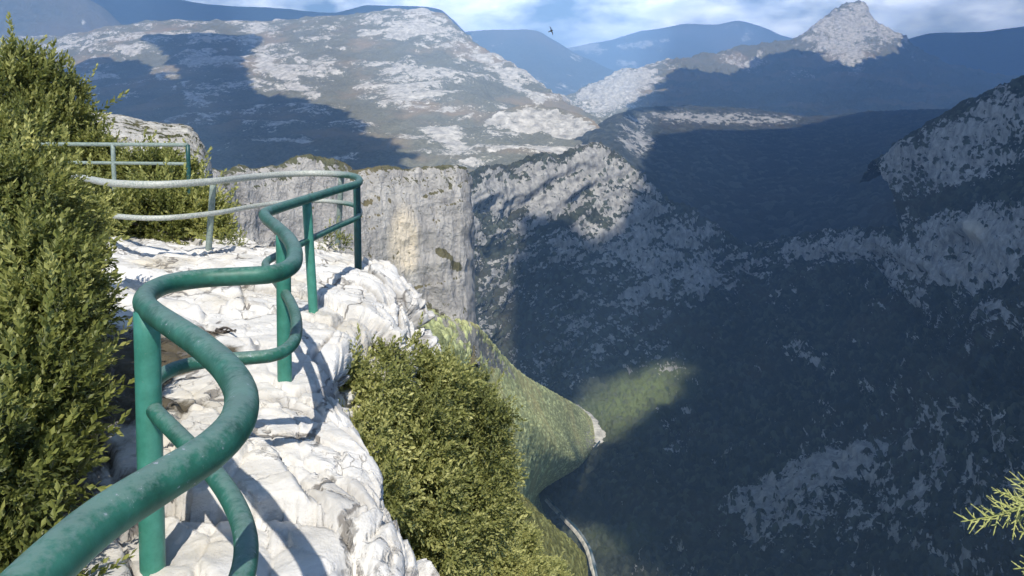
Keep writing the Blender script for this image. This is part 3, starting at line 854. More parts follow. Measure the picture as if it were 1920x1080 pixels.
# cross-sections: y, left z, then x of edge start, silhouette x, silhouette z
SEC = [  # y, x0, xs, zs, z of the top
    (-3.0, 3.0, 3.6, -0.50, 0.02), (0.0, 2.9, 3.5, -0.50, 0.02), (1.2, 2.2, 2.8, -0.6, 0.0), (1.9, 0.4, 1.1, -0.75, -0.02), (2.5, -0.46, -0.07, -0.62, 0.0), (3.1, -0.60, -0.25, -0.50, 0.0), (3.6, -0.75, -0.43, -0.36, 0.0), (4.05, -1.0, -0.68, -0.20, 0.0),
    (4.6, -1.17, -0.96, -0.14, 0.0), (5.2, -1.20, -0.98, -0.36, 0.0), (6.0, -1.25, -0.86, -0.52, -0.02), (7.0, -1.35, -0.76, -0.54, -0.02), (7.5, -1.40, -0.76, -0.47, 0.0), (8.0, -1.5, -0.92, -0.38, 0.0),
    (8.45, -1.55, -1.28, -0.10, 0.02), (9.0, -1.75, -1.45, -0.15, 0.02), (9.5, -2.3, -1.75, -0.3, 0.0), (10.0, -3.2, -2.5, -0.5, 0.0), (11.0, -4.2, -3.4, -0.5, 0.15), (13.0, -5.4, -4.7, -0.3, 0.2), (17.0, -8.0, -7.2, -0.5, 0.1), (26, -13.5, -12.5, -1.5, -0.4), (38.0, -20, -19, -3.0, -1.5)]
rows = []
for (y, x0, xs, zs, zt) in SEC:
    lx = x0 - 12 if y > 9 else -13
    rows.append([(lx, y, zt + 1.2), (x0 * 0.4 + lx * 0.6, y, zt + 0.5), (min(x0 - 1.2, -1.8), y, zt + 0.02), (x0 * 0.6 + min(x0 - 1.2, -1.8) * 0.4, y, zt), (x0, y, zt - 0.02),
                 (x0 * 0.35 + xs * 0.65, y, zt * 0.5 + zs * 0.5 + 0.06), (xs, y, zs - 0.06), (xs + 0.02, y, zs - 0.45), (xs - 0.12, y, zs - 1.4), (xs + 0.1, y, zs - 3.5), (xs + 0.5, y - 0.2, zs - 9.0), (xs + 2.5, y - 0.5, zs - 22.0)])
A = np.array(rows, float)
ys = A[:, 0, 1]
nvr, nur = 560, 420
# dense sampling where it shows: y 2.4 .. 10
tv = np.interp(np.linspace(0, 1, nvr), [0, 0.06, 0.13, 0.86, 1.0], [0, 3.2, 4.0, 17.0, len(SEC) - 1.0])
G = pchip(np.arange(len(SEC)), A, tv)
tu = np.interp(np.linspace(0, 1, nur), [0, 0.06, 0.62, 0.90, 1.0], [0, 1.5, 5.5, 8.0, 11.0])
G = np.swapaxes(pchip(np.arange(A.shape[1]), np.swapaxes(G, 0, 1), tu), 0, 1)
N = grid_normals(G)
if N[..., 2].mean() < 0:
    N = -N
Q = G.copy()
rot = np.array([[0.80, 0.45, 0.40], [-0.55, 0.80, 0.20], [-0.25, -0.38, 0.89]])
Q = Q @ rot.T
Q = Q + 0.12 * np.stack([fbm(G * 1.3, 3, 0.5, 201), fbm(G * 1.3, 3, 0.5, 202), fbm(G * 1.3, 3, 0.5, 203)], -1)
f1, f2, cid, off = worley(Q * np.array([1.5, 0.75, 2.2]), 301)
g1, g2, gid, goff = worley(Q * np.array([5.0, 2.4, 6.5]) + 3.3, 311)
side = smooth(4.0, 5.6, np.broadcast_to(tu[None], f1.shape))            # 0 on the top, 1 on the face
tilt = (off * np.stack([_hash((cid * 9999).astype(np.int64), (cid * 777).astype(np.int64), cid.astype(np.int64), s) - 0.5 for s in (1, 2, 3)], -1)).sum(-1)
disp = (0.055 + 0.12 * side) * (cid - 0.5) + (0.16 + 0.20 * side) * tilt
disp += (0.02 + 0.03 * side) * (gid - 0.5)
cr1 = smooth(0.05, 0.012, f2 - f1)
cr2_ = smooth(0.07, 0.02, g2 - g1)
disp -= (0.035 + 0.06 * side) * cr1 + (0.012 + 0.010 * side) * cr2_
gt = (goff * np.stack([_hash((gid * 9999).astype(np.int64), (gid * 777).astype(np.int64), gid.astype(np.int64), s_) - 0.5 for s_ in (4, 5, 6)], -1)).sum(-1)
disp += (0.05 + 0.03 * side) * gt
disp += 0.02 * fbm(G * 1.1, 3, 0.45, 211) + 0.007 * fbm(G * 3.7, 5, 0.55, 212, ridged=True) + 0.006 * fbm(G * 22, 4, 0.65, 213)
st = (Q @ np.array([0.25, 0.1, 1.0])) * 9.0 + 1.5 * fbm(G * 2.1, 4, 0.5, 214)
disp += (0.012 + 0.02 * side) * (smooth(0.25, 0.75, st - np.floor(st)) - 0.5)
disp -= -0.015 + 0.11 * side
far = smooth(9.0, 13.0, G[..., 1])
G = G + N * (disp * (1 - 0.6 * far))[..., None]
crack = np.clip(1.2 * cr1 * (0.45 + 0.75 * side) * smooth(-0.35, 0.2, fbm(G * 1.7, 3, 0.5, 217)) + cr2_ * 1.0 * side * smooth(-0.05, 0.4, fbm(G * 2.3, 3, 0.5, 218)), 0, 1)
litter_shade = smooth(-1.25, -1.8, G[..., 0] + 0.14 * (G[..., 1] - 2.5) * 1.0 + 0.5 * fbm(G * 2.2, 4, 0.5, 219)) * smooth(6.5, 4.8, G[..., 1]) * 0.75  # debris plus painted shade under the left bush
rock_obj = make_mesh('limestone_ledge', G.reshape(-1, 3), grid_faces(nvr, nur)[:, ::-1], mat_rock, attrs={'crack': crack, 'litter_shade': litter_shade})
rock_obj['kind'] = 'structure'

# ================================================================== RAILINGS
m, nt, b, _ = new_mat('weathered_green_paint')
v = n_vec(nt)
n1 = n_noise(nt, v, 9.0, 6, 0.65)
n2 = n_noise(nt, v, 55.0, 6, 0.7)
n3 = n_noise(nt, v, 3.0, 3, 0.5)
green = n_ramp(nt, n1, [(0.3, (0.008, 0.060, 0.038)), (0.5, (0.016, 0.110, 0.072)), (0.72, (0.04, 0.18, 0.125))])
geo = nt.nodes.new('ShaderNodeNewGeometry')
sx = nt.nodes.new('ShaderNodeSeparateXYZ')
nt.links.new(geo.outputs['Normal'], sx.inputs[0])
up = n_math(nt, 'MULTIPLY_ADD', sx.outputs['Z'], 0.42, n_math(nt, 'MULTIPLY', n2, 0.8))
up = n_math(nt, 'ADD', up, n_math(nt, 'MULTIPLY', n3, 0.35))
up = n_math(nt, 'ADD', up, n_attr(nt, 'bleach'))
worn = n_ramp(nt, up, [(0.80, (0, 0, 0)), (1.08, (1, 1, 1))])
colr = n_mix(nt, n_math(nt, 'MULTIPLY', worn, n_math(nt, 'MULTIPLY_ADD', n_attr(nt, 'bleach'), 0.5, 0.5)), green, n_mix(nt, n_attr(nt, 'bleach'), (0.20, 0.27, 0.25), n_ramp(nt, n2, [(0.35, (0.24, 0.28, 0.23)), (0.47, (0.50, 0.48, 0.42)), (0.65, (0.72, 0.68, 0.60))])))
chips = n_ramp(nt, n2, [(0.63, (0, 0, 0)), (0.70, (1, 1, 1))])
colr = n_mix(nt, n_math(nt, 'MULTIPLY', chips, n_ramp(nt, n3, [(0.45, (0, 0, 0)), (0.6, (1, 1, 1))])), colr, (0.50, 0.48, 0.56))
nt.links.new(colr, b.inputs['Base Color'])
b.inputs['Roughness'].default_value = 0.5
n_bump(nt, b, n_math(nt, 'ADD', n2, n1), 0.25, 0.004)
mat_paint = m


def plain_paint(name, a, c):
    m, nt, b, _ = new_mat(name)
    v = n_vec(nt)
    f1_ = n_noise(nt, v, 14.0, 6, 0.7)
    f2_ = n_noise(nt, v, 60.0, 5, 0.7)
    cc = n_ramp(nt, f1_, [(0.3, a), (0.7, c)])
    cc = n_mix(nt, n_ramp(nt, f2_, [(0.66, (0, 0, 0)), (0.72, (0.8, 0.8, 0.8))]), cc, (0.30, 0.24, 0.20))
    nt.links.new(cc, b.inputs['Base Color'])
    b.inputs['Roughness'].default_value = 0.45
    n_bump(nt, b, f2_, 0.2, 0.003)
    return m


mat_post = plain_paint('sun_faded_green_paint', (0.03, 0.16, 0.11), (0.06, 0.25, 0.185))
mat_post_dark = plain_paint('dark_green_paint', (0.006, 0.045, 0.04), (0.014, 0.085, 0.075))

m, nt, b, _ = new_mat('bleached_grey_green_paint')
v = n_vec(nt)
n2 = n_noise(nt, v, 30.0, 6, 0.7)
nt.links.new(n_ramp(nt, n2, [(0.3, (0.12, 0.17, 0.14)), (0.7, (0.30, 0.35, 0.31))]), b.inputs['Base Color'])
b.inputs['Roughness'].default_value = 0.6
mat_paint_grey = m


def tube(name, C, rad, mat, parent=None, sides=20, caps=True, attrs=None):
    C = np.asarray(C, float)
    rad = np.broadcast_to(np.asarray(rad, float), (len(C),))
    T = np.gradient(C, axis=0)
    T /= np.linalg.norm(T, axis=-1, keepdims=True)
    nrm = np.cross(T[0], [0.3, 0.2, 1.0])
    nrm /= np.linalg.norm(nrm)
    NN = []
    for t in T:
        nrm = nrm - t * (nrm @ t)
        nrm /= np.linalg.norm(nrm)
        NN.append(nrm)
    NN = np.array(NN)
    BB = np.cross(T, NN)
    a = np.linspace(0, 2 * math.pi, sides, endpoint=False)
    V = C[:, None] + rad[:, None, None] * (NN[:, None] * np.cos(a)[None, :, None] + BB[:, None] * np.sin(a)[None, :, None])
    n_ = len(C)
    Fq = []
    for i in range(n_ - 1):
        for j in range(sides):
            k = (j + 1) % sides
            Fq.append((i * sides + j, i * sides + k, (i + 1) * sides + k, (i + 1) * sides + j))
    V = V.reshape(-1, 3)
    if caps:
        V = np.vstack([V, C[:1] - T[:1] * rad[0] * 0.2, C[-1:] + T[-1:] * rad[-1] * 0.2])
        i0, i1 = len(V) - 2, len(V) - 1
        for j in range(0, sides, 2):
            a0, a1, a2 = j, (j + 1) % sides, (j + 2) % sides
            Fq.append((i0, a2, a1, a0))
            base_ = (n_ - 1) * sides
            Fq.append((i1, base_ + a0, base_ + a1, base_ + a2))
    if name is None:
        return V, np.array(Fq)
    return make_mesh(name, V, np.array(Fq), mat, parent, attrs={'bleach': attrs(V)} if attrs else None)


def dense(P, n_):
    P = np.asarray(P, float)
    seg = np.linalg.norm(np.diff(P, axis=0), axis=-1)
    t = np.concatenate([[0], np.cumsum(np.sqrt(seg))])
    # centripetal Catmull-Rom, then even spacing
    q = np.linspace(0, t[-1], n_ * 4)
    Pm = np.vstack([2 * P[0] - P[1], P, 2 * P[-1] - P[-2]])
    tm = np.concatenate([[2 * t[0] - t[1]], t, [2 * t[-1] - t[-2]]])
    out = []
    for s in q:
        i = min(max(np.searchsorted(t, s, side='right') - 1, 0), len(P) - 2)
        p0, p1, p2, p3 = Pm[i:i + 4]
        t0, t1, t2, t3 = tm[i:i + 4]
        a1 = (t1 - s) / (t1 - t0) * p0 + (s - t0) / (t1 - t0) * p1
        a2 = (t2 - s) / (t2 - t1) * p1 + (s - t1) / (t2 - t1) * p2
        a3 = (t3 - s) / (t3 - t2) * p2 + (s - t2) / (t3 - t2) * p3
        b1 = (t2 - s) / (t2 - t0) * a1 + (s - t0) / (t2 - t0) * a2
        b2 = (t3 - s) / (t3 - t1) * a2 + (s - t1) / (t3 - t1) * a3
        out.append((t2 - s) / (t2 - t1) * b1 + (s - t1) / (t2 - t1) * b2)
    out = np.array(out)
    L = np.concatenate([[0], np.cumsum(np.linalg.norm(np.diff(out, axis=0), axis=-1))])
    e = np.linspace(0, L[-1], n_)
    return np.stack([np.interp(e, L, out[:, k]) for k in range(3)], -1)


Z_TOP, Z_LOW = 0.88, 0.54
PLAN_PX = [(110, 1043), (200, 968), (300, 905), (388, 850), (440, 798), (453, 745), (430, 697), (380, 650), (325, 612), (283, 583), (270, 566), (284, 546), (320, 531), (380, 522),
           (450, 518), (510, 514), (542, 502), (553, 478), (544, 452), (520, 427), (499, 409), (497, 400), (520, 391), (577, 373), (625, 358), (672, 343)]
pl = on_level(*np.array(PLAN_PX, float).T, Z_TOP)
BACK_PX = [(655, 329), (600, 325), (550, 326), (480, 331), (400, 340), (300, 346), (220, 344), (135, 332)]
pb = on_level(*np.array(BACK_PX, float).T, Z_TOP)
near_plan = np.vstack([[(-0.70, -1.6, Z_TOP), (-0.66, -0.6, Z_TOP), (-0.62, 0.3, Z_TOP)], pl])
top_path = dense(np.vstack([near_plan, pb, [(-6.0, 9.6, Z_TOP)]]), 420)
low_plan = np.vstack([near_plan, pb, [(-6.0, 9.6, Z_TOP)]])
low_plan[:, 2] = Z_LOW
low_path = dense(low_plan, 420)
rail = empty('railing', (-1.3, 4.0, 0.0), 'green tubular railing with wavy rails along the white rock edge', 'railing')


def local(o, root):
    from mathutils import Matrix
    o.data.transform(Matrix.Translation(-root.location))
    o.parent = root
    return o


def bleach(V):
    return 0.75 * smooth(-1.7, -2.3, V[:, 0]) * smooth(5.0, 7.0, V[:, 1])


local(tube('top_rail', top_path, 0.0375, mat_paint, sides=24, attrs=bleach), rail)
local(tube('lower_rail', low_path, 0.0275, mat_paint, sides=18, attrs=bleach), rail)


def post(px_top, px_bot, root, mat, r, z0, z1, name='post'):
    a = on_level(np.array(px_top[0], float), np.array(px_top[1], float), z1)
    b_ = on_level(np.array(px_bot[0], float), np.array(px_bot[1], float), z0)
    b_[1] = a[1] * 0.6 + b_[1] * 0.4
    b_ = b_ + (b_ - a) * 0.18
    C = np.linspace(b_, a, 14)
    return local(tube(name, C, r, mat, sides=20), root)


bpy.context.view_layer.update()
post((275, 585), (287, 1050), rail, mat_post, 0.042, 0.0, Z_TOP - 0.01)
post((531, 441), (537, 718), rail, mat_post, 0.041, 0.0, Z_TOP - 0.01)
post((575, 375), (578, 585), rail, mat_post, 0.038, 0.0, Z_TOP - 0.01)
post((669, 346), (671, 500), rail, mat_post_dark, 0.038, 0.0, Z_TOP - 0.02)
post((400, 342), (403, 480), rail, mat_paint_grey, 0.034, 0.0, Z_TOP - 0.02)
post((640, 330), (642, 452), rail, mat_paint_grey, 0.034, 0.0, Z_TOP - 0.02)

tw = []
tb = on_level(np.array(405.0), np.array(618.0), 0.03)
Vs, Fs, b0 = [], [], 0
for k in range(7):
    a_ = tb + rng.normal(size=3) * [0.05, 0.05, 0.008]
    e_ = a_ + np.array([0.13, -0.05, 0.015]) * rng.uniform(0.6, 1.3) + rng.normal(size=3) * [0.03, 0.05, 0.012]
    V, Fq = tube(None, dense([a_, (a_ + e_) / 2 + rng.normal(size=3) * 0.015, e_], 8), np.linspace(0.012, 0.005, 8), None, sides=6)
    Vs.append(V)
    Fs.append(Fq + b0)
    b0 += len(V)
m, nt, b, _ = new_mat('dead_wood')
nt.links.new(n_ramp(nt, n_noise(nt, n_vec(nt), 40, 4), [(0.3, (0.035, 0.028, 0.022)), (0.7, (0.11, 0.09, 0.07))]), b.inputs['Base Color'])
tag(make_mesh('dead_twig', np.vstack(Vs), np.vstack(Fs), m), 'small dark dead twig lying on the white rock beyond the first railing post', 'twig')

rail2 = empty('railing', (-6.8, 13.0, 0.3), 'straight grey green railing with square corner in front of the rock dome', 'railing')
bpy.context.view_layer.update()
ZA, ZB = at(215., 271., 13.)[2], at(215., 306., 13.)[2]
c0, c1 = at(60., 272., 13.4), at(352., 272., 12.8)
c0[2] = c1[2] = ZA
local(tube('top_rail', np.linspace(c0, c1, 12), 0.032, mat_paint_grey, sides=12), rail2)
d0, d1 = c0.copy(), c1.copy()
d0[2] = d1[2] = ZB
local(tube('middle_rail', np.linspace(d0, d1, 12), 0.026, mat_paint_grey, sides=12), rail2)
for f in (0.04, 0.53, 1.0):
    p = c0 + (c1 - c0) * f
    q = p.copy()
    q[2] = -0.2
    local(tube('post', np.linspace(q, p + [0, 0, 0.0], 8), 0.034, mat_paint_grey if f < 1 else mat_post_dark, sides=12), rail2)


# ================================================================== SHRUBS
def leaf_mat(name, dark, mid, light, trans=0.35):
    m, nt, b, out = new_mat(name)
    t = n_attr(nt, 'tint')
    c = n_ramp(nt, t, [(0.0, dark), (0.5, mid), (1.0, light)])
    nt.links.new(c, b.inputs['Base Color'])
    b.inputs['Roughness'].default_value = 0.5
    b.inputs['Specular IOR Level'].default_value = 0.35
    tr = nt.nodes.new('ShaderNodeBsdfTranslucent')
    nt.links.new(c, tr.inputs['Color'])
    mx = nt.nodes.new('ShaderNodeMixShader')
    mx.inputs[0].default_value = trans
    nt.links.new(b.outputs[0], mx.inputs[1])
    nt.links.new(tr.outputs[0], mx.inputs[2])
    nt.links.new(mx.outputs[0], out.inputs['Surface'])
    return m


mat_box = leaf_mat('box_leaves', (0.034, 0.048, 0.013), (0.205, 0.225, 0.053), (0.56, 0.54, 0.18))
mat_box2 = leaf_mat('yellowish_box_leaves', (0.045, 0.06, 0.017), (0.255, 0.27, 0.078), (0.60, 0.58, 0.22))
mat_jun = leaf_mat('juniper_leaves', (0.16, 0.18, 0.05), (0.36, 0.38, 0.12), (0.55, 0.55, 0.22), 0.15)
m, nt, b, _ = new_mat('shrub_bark')
nt.links.new(n_ramp(nt, n_noise(nt, n_vec(nt), 12, 5), [(0.3, (0.06, 0.05, 0.04)), (0.7, (0.20, 0.175, 0.15))]), b.inputs['Base Color'])
b.inputs['Roughness'].default_value = 0.95
mat_bark = m


def sprig(nl, length, ll, lw, r):
    V, Fc = [], []
    for i in range(nl):
        f = (i + 0.5) / nl
        z = length * (0.15 + 0.85 * f)
        a = i * 2.4 + r.uniform(-0.4, 0.4)
        el = math.radians(28 + 45 * f + r.uniform(-15, 15))
        d = np.array([math.cos(a) * math.cos(el), math.sin(a) * math.cos(el), math.sin(el)])
        s = np.array([-math.sin(a), math.cos(a), 0])
        up_ = np.cross(d, s)
        k = ll * (1.1 - 0.35 * f) * r.uniform(0.8, 1.15)
        w = lw * (1.1 - 0.35 * f)
        p = np.array([0, 0, z])
        b0 = len(V)
        V += [p, p + d * k * 0.5 + s * w * 0.5 - up_ * w * 0.12, p + d * k, p + d * k * 0.5 - s * w * 0.5 - up_ * w * 0.12]
        Fc.append((b0, b0 + 1, b0 + 2, b0 + 3))
    return np.array(V), np.array(Fc)


def foliage(name, lumps, n_, size, mat, parent, seed, up=0.55, nl=11, squash=0.95, deep=0.45, spread=0.55, tint_bias=0.0, shoots=0.07):
    """sprigs over a set of overlapping lumps; lumps: (x, y, z, radius)"""
    r = np.random.default_rng(seed)
    Lp = np.array(lumps, float)
    w = Lp[:, 3] ** 2
    idx = r.choice(len(Lp), n_, p=w / w.sum())
    D = r.normal(size=(n_, 3))
    D /= np.linalg.norm(D, axis=-1, keepdims=True)
    ruff = 1 + 0.55 * fbm(D * 2.4 + Lp[idx, :3] * 3.1, 3, 0.6, seed)
    fr = 1 - deep * r.random(n_) ** 1.8
    P = Lp[idx, :3] + D * (Lp[idx, 3] * fr * ruff)[:, None] * np.array([1, 1, squash])
    keep = np.ones(n_, bool)
    for l in Lp:
        keep &= np.linalg.norm(P - l[:3], axis=-1) > l[3] * 0.52
    hole = fbm(P / (np.median(Lp[:, 3]) * 0.42), 3, 0.6, seed + 8)
    keep &= hole > -0.05 + 0.15 * r.random(n_)
    P, D = P[keep], D[keep]
    fr = fr[keep]
    n_ = len(P)
    Z = D + np.array([0, -0.15, up]) + r.normal(size=(n_, 3)) * spread
    Z /= np.linalg.norm(Z, axis=-1, keepdims=True)
    X = np.cross(Z, r.normal(size=(n_, 3)))
    X /= np.linalg.norm(X, axis=-1, keepdims=True)
    Y = np.cross(Z, X)
    S = size * r.uniform(0.5, 1.45, n_)
    tint0 = 0.42 + 0.55 * fbm(P * (0.55 / (size * 4)), 3, 0.6, seed + 3) + tint_bias
    Vs, Fs, Ts = [], [], []
    base_ = 0
    r2 = random.Random(seed)
    groups = np.array_split(np.arange(n_), 5)
    for gidx in groups:
        tv_, tf_ = sprig(nl, 1.0, 0.30, 0.155, r2)
        V = tv_[None] * S[gidx, None, None]
        V = P[gidx, None] + V[..., :1] * X[gidx, None] + V[..., 1:2] * Y[gidx, None] + V[..., 2:3] * Z[gidx, None]
        k = len(tv_)
        Fg = tf_[None] + (np.arange(len(gidx)) * k)[:, None, None] + base_
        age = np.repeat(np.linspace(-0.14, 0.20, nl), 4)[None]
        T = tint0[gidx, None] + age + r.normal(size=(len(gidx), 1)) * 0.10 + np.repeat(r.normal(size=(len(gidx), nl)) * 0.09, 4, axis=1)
        Vs.append(V.reshape(-1, 3))
        Fs.append(Fg.reshape(-1, 4))
        Ts.append(T.ravel())
        base_ += len(gidx) * k
    # long leading shoots that break the outline
    ns = max(4, int(n_ * shoots))
    pick = r.choice(n_, ns, replace=False)
    for gidx in np.array_split(pick, 4):
        tv_, tf_ = sprig(nl * 2, 1.0, 0.17, 0.085, r2)
        S2 = S[gidx] * r.uniform(1.6, 2.6, len(gidx))
        Zs = Z[gidx] + [0, 0, 0.7]
        Zs /= np.linalg.norm(Zs, axis=-1, keepdims=True)
        Xs = np.cross(Zs, Y[gidx])
        Xs /= np.linalg.norm(Xs, axis=-1, keepdims=True)
        Ys = np.cross(Zs, Xs)
        V = tv_[None] * S2[:, None, None]
        V = P[gidx, None] + V[..., :1] * Xs[:, None] + V[..., 1:2] * Ys[:, None] + V[..., 2:3] * Zs[:, None]
        k = len(tv_)
        Fs.append((tf_[None] + (np.arange(len(gidx)) * k)[:, None, None] + base_).reshape(-1, 4))
        Vs.append(V.reshape(-1, 3))
        Ts.append((tint0[gidx, None] + 0.1 + np.repeat(np.linspace(-0.1, 0.3, nl * 2), 4)[None] + r.normal(size=(len(gidx), 1)) * 0.08).ravel())
        base_ += len(gidx) * k
    return make_mesh(name, np.vstack(Vs), np.vstack(Fs), mat, parent, attrs={'tint': np.clip(np.concatenate(Ts), 0, 1)}, smooth_shade=False)


def lumps_px(items):
    out = []
    for px, py, d, rp in items:
        p = at(float(px), float(py), float(d))
        out.append((*p, 0.86 * rp / F * d))
    return out


def stems(name, root, lumps, r0, parent, mat, seed, wob=0.12, extra=0):
    rr = np.random.default_rng(seed)
    Vs, Fs, b0 = [], [], 0
    targets = [np.array(l[:3]) for l in lumps]
    for l in lumps:
        for _ in range(extra):
            v_ = rr.normal(size=3)
            targets.append(np.array(l[:3]) + v_ / np.linalg.norm(v_) * l[3] * 0.55)
    for t in targets:
        p0 = np.array(root) + rr.normal(size=3) * r0 * 1.5
        L = np.linalg.norm(t - p0)
        m1 = p0 * 0.6 + t * 0.4 + rr.normal(size=3) * wob * L + [0, 0, 0.06 * L]
        m2 = p0 * 0.25 + t * 0.75 + rr.normal(size=3) * wob * L * 0.6
        C = dense([p0, m1, m2, t], 16)
        V, Fq = tube(None, C, np.linspace(r0, r0 * 0.18, 16), None, sides=7, caps=False)
        Vs.append(V)
        Fs.append(Fq + b0)
        b0 += len(V)
    return make_mesh(name, np.vstack(Vs), np.vstack(Fs), mat, parent)


def shrub(name, root, label, cat, lumps, n_, size, mat, seed, group=None, r0=0.03, extra=0, **kw):
    root = np.array(root, float)
    e = empty(name, root, label, cat, group)
    bpy.context.view_layer.update()
    f_ = foliage('foliage', lumps, n_, size, mat, None, seed, **kw)
    local(f_, e)
    inner = [(*(root * 0.25 + np.array(l[:3]) * 0.75), l[3] * 0.6) for l in lumps]
    local(stems('branch', root, inner, r0, None, mat_bark, seed + 1, wob=0.05, extra=extra), e)
    return e


# left, in front: a box bush hanging over the rock
lumps = lumps_px([(15, 1010, 2.45, 85), (10, 1120, 2.2, 110), (60, 890, 2.7, 88), (-30, 900, 2.4, 130), (100, 770, 3.0, 85), (20, 760, 2.8, 120), (125, 690, 3.4, 52), (60, 640, 3.2, 115), (140, 590, 3.9, 60), (50, 520, 3.6, 115),
                  (140, 500, 4.5, 52), (125, 430, 4.9, 52), (50, 400, 4.4, 95), (-40, 420, 4.0, 130), (85, 355, 5.0, 52), (165, 415, 6.5, 34), (160, 550, 4.3, 40), (-20, 300, 4.6, 95)])
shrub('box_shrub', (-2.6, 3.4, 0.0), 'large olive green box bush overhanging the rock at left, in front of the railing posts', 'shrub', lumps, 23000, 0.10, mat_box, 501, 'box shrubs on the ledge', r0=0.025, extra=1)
lumps = lumps_px([(22, 195, 15.8, 58), (15, 135, 16, 34), (42, 130, 16.4, 24), (92, 175, 16.5, 38), (98, 135, 16.8, 15), (60, 245, 16, 82), (125, 225, 16.5, 38), (138, 185, 17, 16), (105, 300, 16, 66), (150, 275, 17, 30), (10, 300, 15.6, 80), (150, 330, 16, 42), (60, 350, 15.4, 70)])
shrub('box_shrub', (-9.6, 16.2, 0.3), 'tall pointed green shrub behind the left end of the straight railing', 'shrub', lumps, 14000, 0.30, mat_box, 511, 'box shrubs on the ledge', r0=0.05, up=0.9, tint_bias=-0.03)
lumps = lumps_px([(250, 430, 10.5, 55), (320, 425, 10.4, 62), (385, 430, 10.5, 46), (300, 395, 10.8, 42), (370, 385, 10.7, 34), (225, 400, 10.2, 38), (190, 420, 9.6, 42), (415, 460, 10.2, 22), (170, 380, 9.4, 34), (280, 460, 10.2, 26), (350, 458, 10.2, 26)])
shrub('box_shrub', (-4.6, 10.4, 0.0), 'low wide green shrub behind the single grey post of the curved railing', 'shrub', lumps, 9000, 0.17, mat_box, 521, 'box shrubs on the ledge', r0=0.03, tint_bias=-0.05)
lumps = lumps_px([(250, 326, 15.6, 28), (305, 318, 15.6, 26), (365, 338, 15.4, 16), (215, 320, 16, 26), (175, 290, 17, 24), (290, 330, 15.2, 30), (170, 300, 16, 40), (340, 340, 15.0, 26)])
shrub('box_shrub', (-7.2, 15.8, 0.2), 'small green shrub seen through the bars of the straight railing', 'shrub', lumps, 6500, 0.22, mat_box, 531, 'box shrubs on the ledge', r0=0.03, tint_bias=-0.05)
# below the ledge, right
lumps = lumps_px([(700, 745, 5.7, 62), (672, 700, 5.6, 34), (735, 690, 6.2, 42), (770, 680, 6.6, 34), (800, 745, 6.6, 76), (690, 830, 5.2, 60), (770, 830, 5.9, 95), (865, 800, 7.0, 92), (835, 715, 7.2, 45), (912, 795, 7.6, 46), (868, 880, 6.8, 92), (925, 880, 7.4, 46),
                  (770, 930, 5.6, 100), (720, 930, 4.9, 52), (860, 970, 6.4, 95), (800, 1050, 5.6, 110), (920, 970, 7.0, 58), (655, 730, 5.6, 22), (895, 735, 7.8, 28), (752, 662, 6.6, 15), (692, 668, 6.2, 12), (805, 680, 7.0, 18)])
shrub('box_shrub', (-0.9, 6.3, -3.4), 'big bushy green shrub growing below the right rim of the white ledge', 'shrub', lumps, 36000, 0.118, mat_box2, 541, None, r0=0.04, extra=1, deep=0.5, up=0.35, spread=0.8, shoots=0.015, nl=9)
lumps = lumps_px([(910, 1050, 13, 70), (970, 1020, 14, 34), (985, 1070, 15, 50), (1030, 1085, 18, 30), (960, 1110, 13, 70), (860, 1120, 12, 80), (1020, 1120, 16, 60)])
shrub('box_shrub', (0.2, 13.8, -9.5), 'yellow green shrub at the bottom of the slope, under the big bushy shrub', 'shrub', lumps, 20000, 0.19, mat_box2, 551, None, r0=0.05, deep=0.5, up=0.35, spread=0.8, shoots=0.015, tint_bias=0.1)

for k, (px_, py_, d_, rp_, sd, lab) in enumerate(((545, 862, 3.75, 16, 561, 'tiny dry weed growing in a crack of the white rock beside the second railing post'), (618, 452, 9.4, 20, 562, 'small yellow green weed at the far edge of the rock beside the dark railing post'), (430, 462, 9.7, 16, 563, 'small green weed at the foot of the single grey railing post'))):
    lp = lumps_px([(px_, py_, d_, rp_), (px_ + rp_, py_ + 3, d_, rp_ * 0.7)])
    shrub('weed', np.array(lp[0][:3]) - [0, 0, 0.04], lab, 'weed', lp, 90 if k == 0 else 160, 0.035 if k == 0 else 0.09, mat_box2, sd, 'weeds in the rock', r0=0.003, shoots=0.1)

# ------------------------------------------------------------------ juniper at the right edge
jroot = np.array([2.35, 1.6, -0.15])
jun = empty('juniper_shrub', jroot, 'yellow green conifer sprays reaching in at the right edge of the view', 'shrub')
bpy.context.view_layer.update()
rj = random.Random(5)
JV, JF, JT = [], [], []


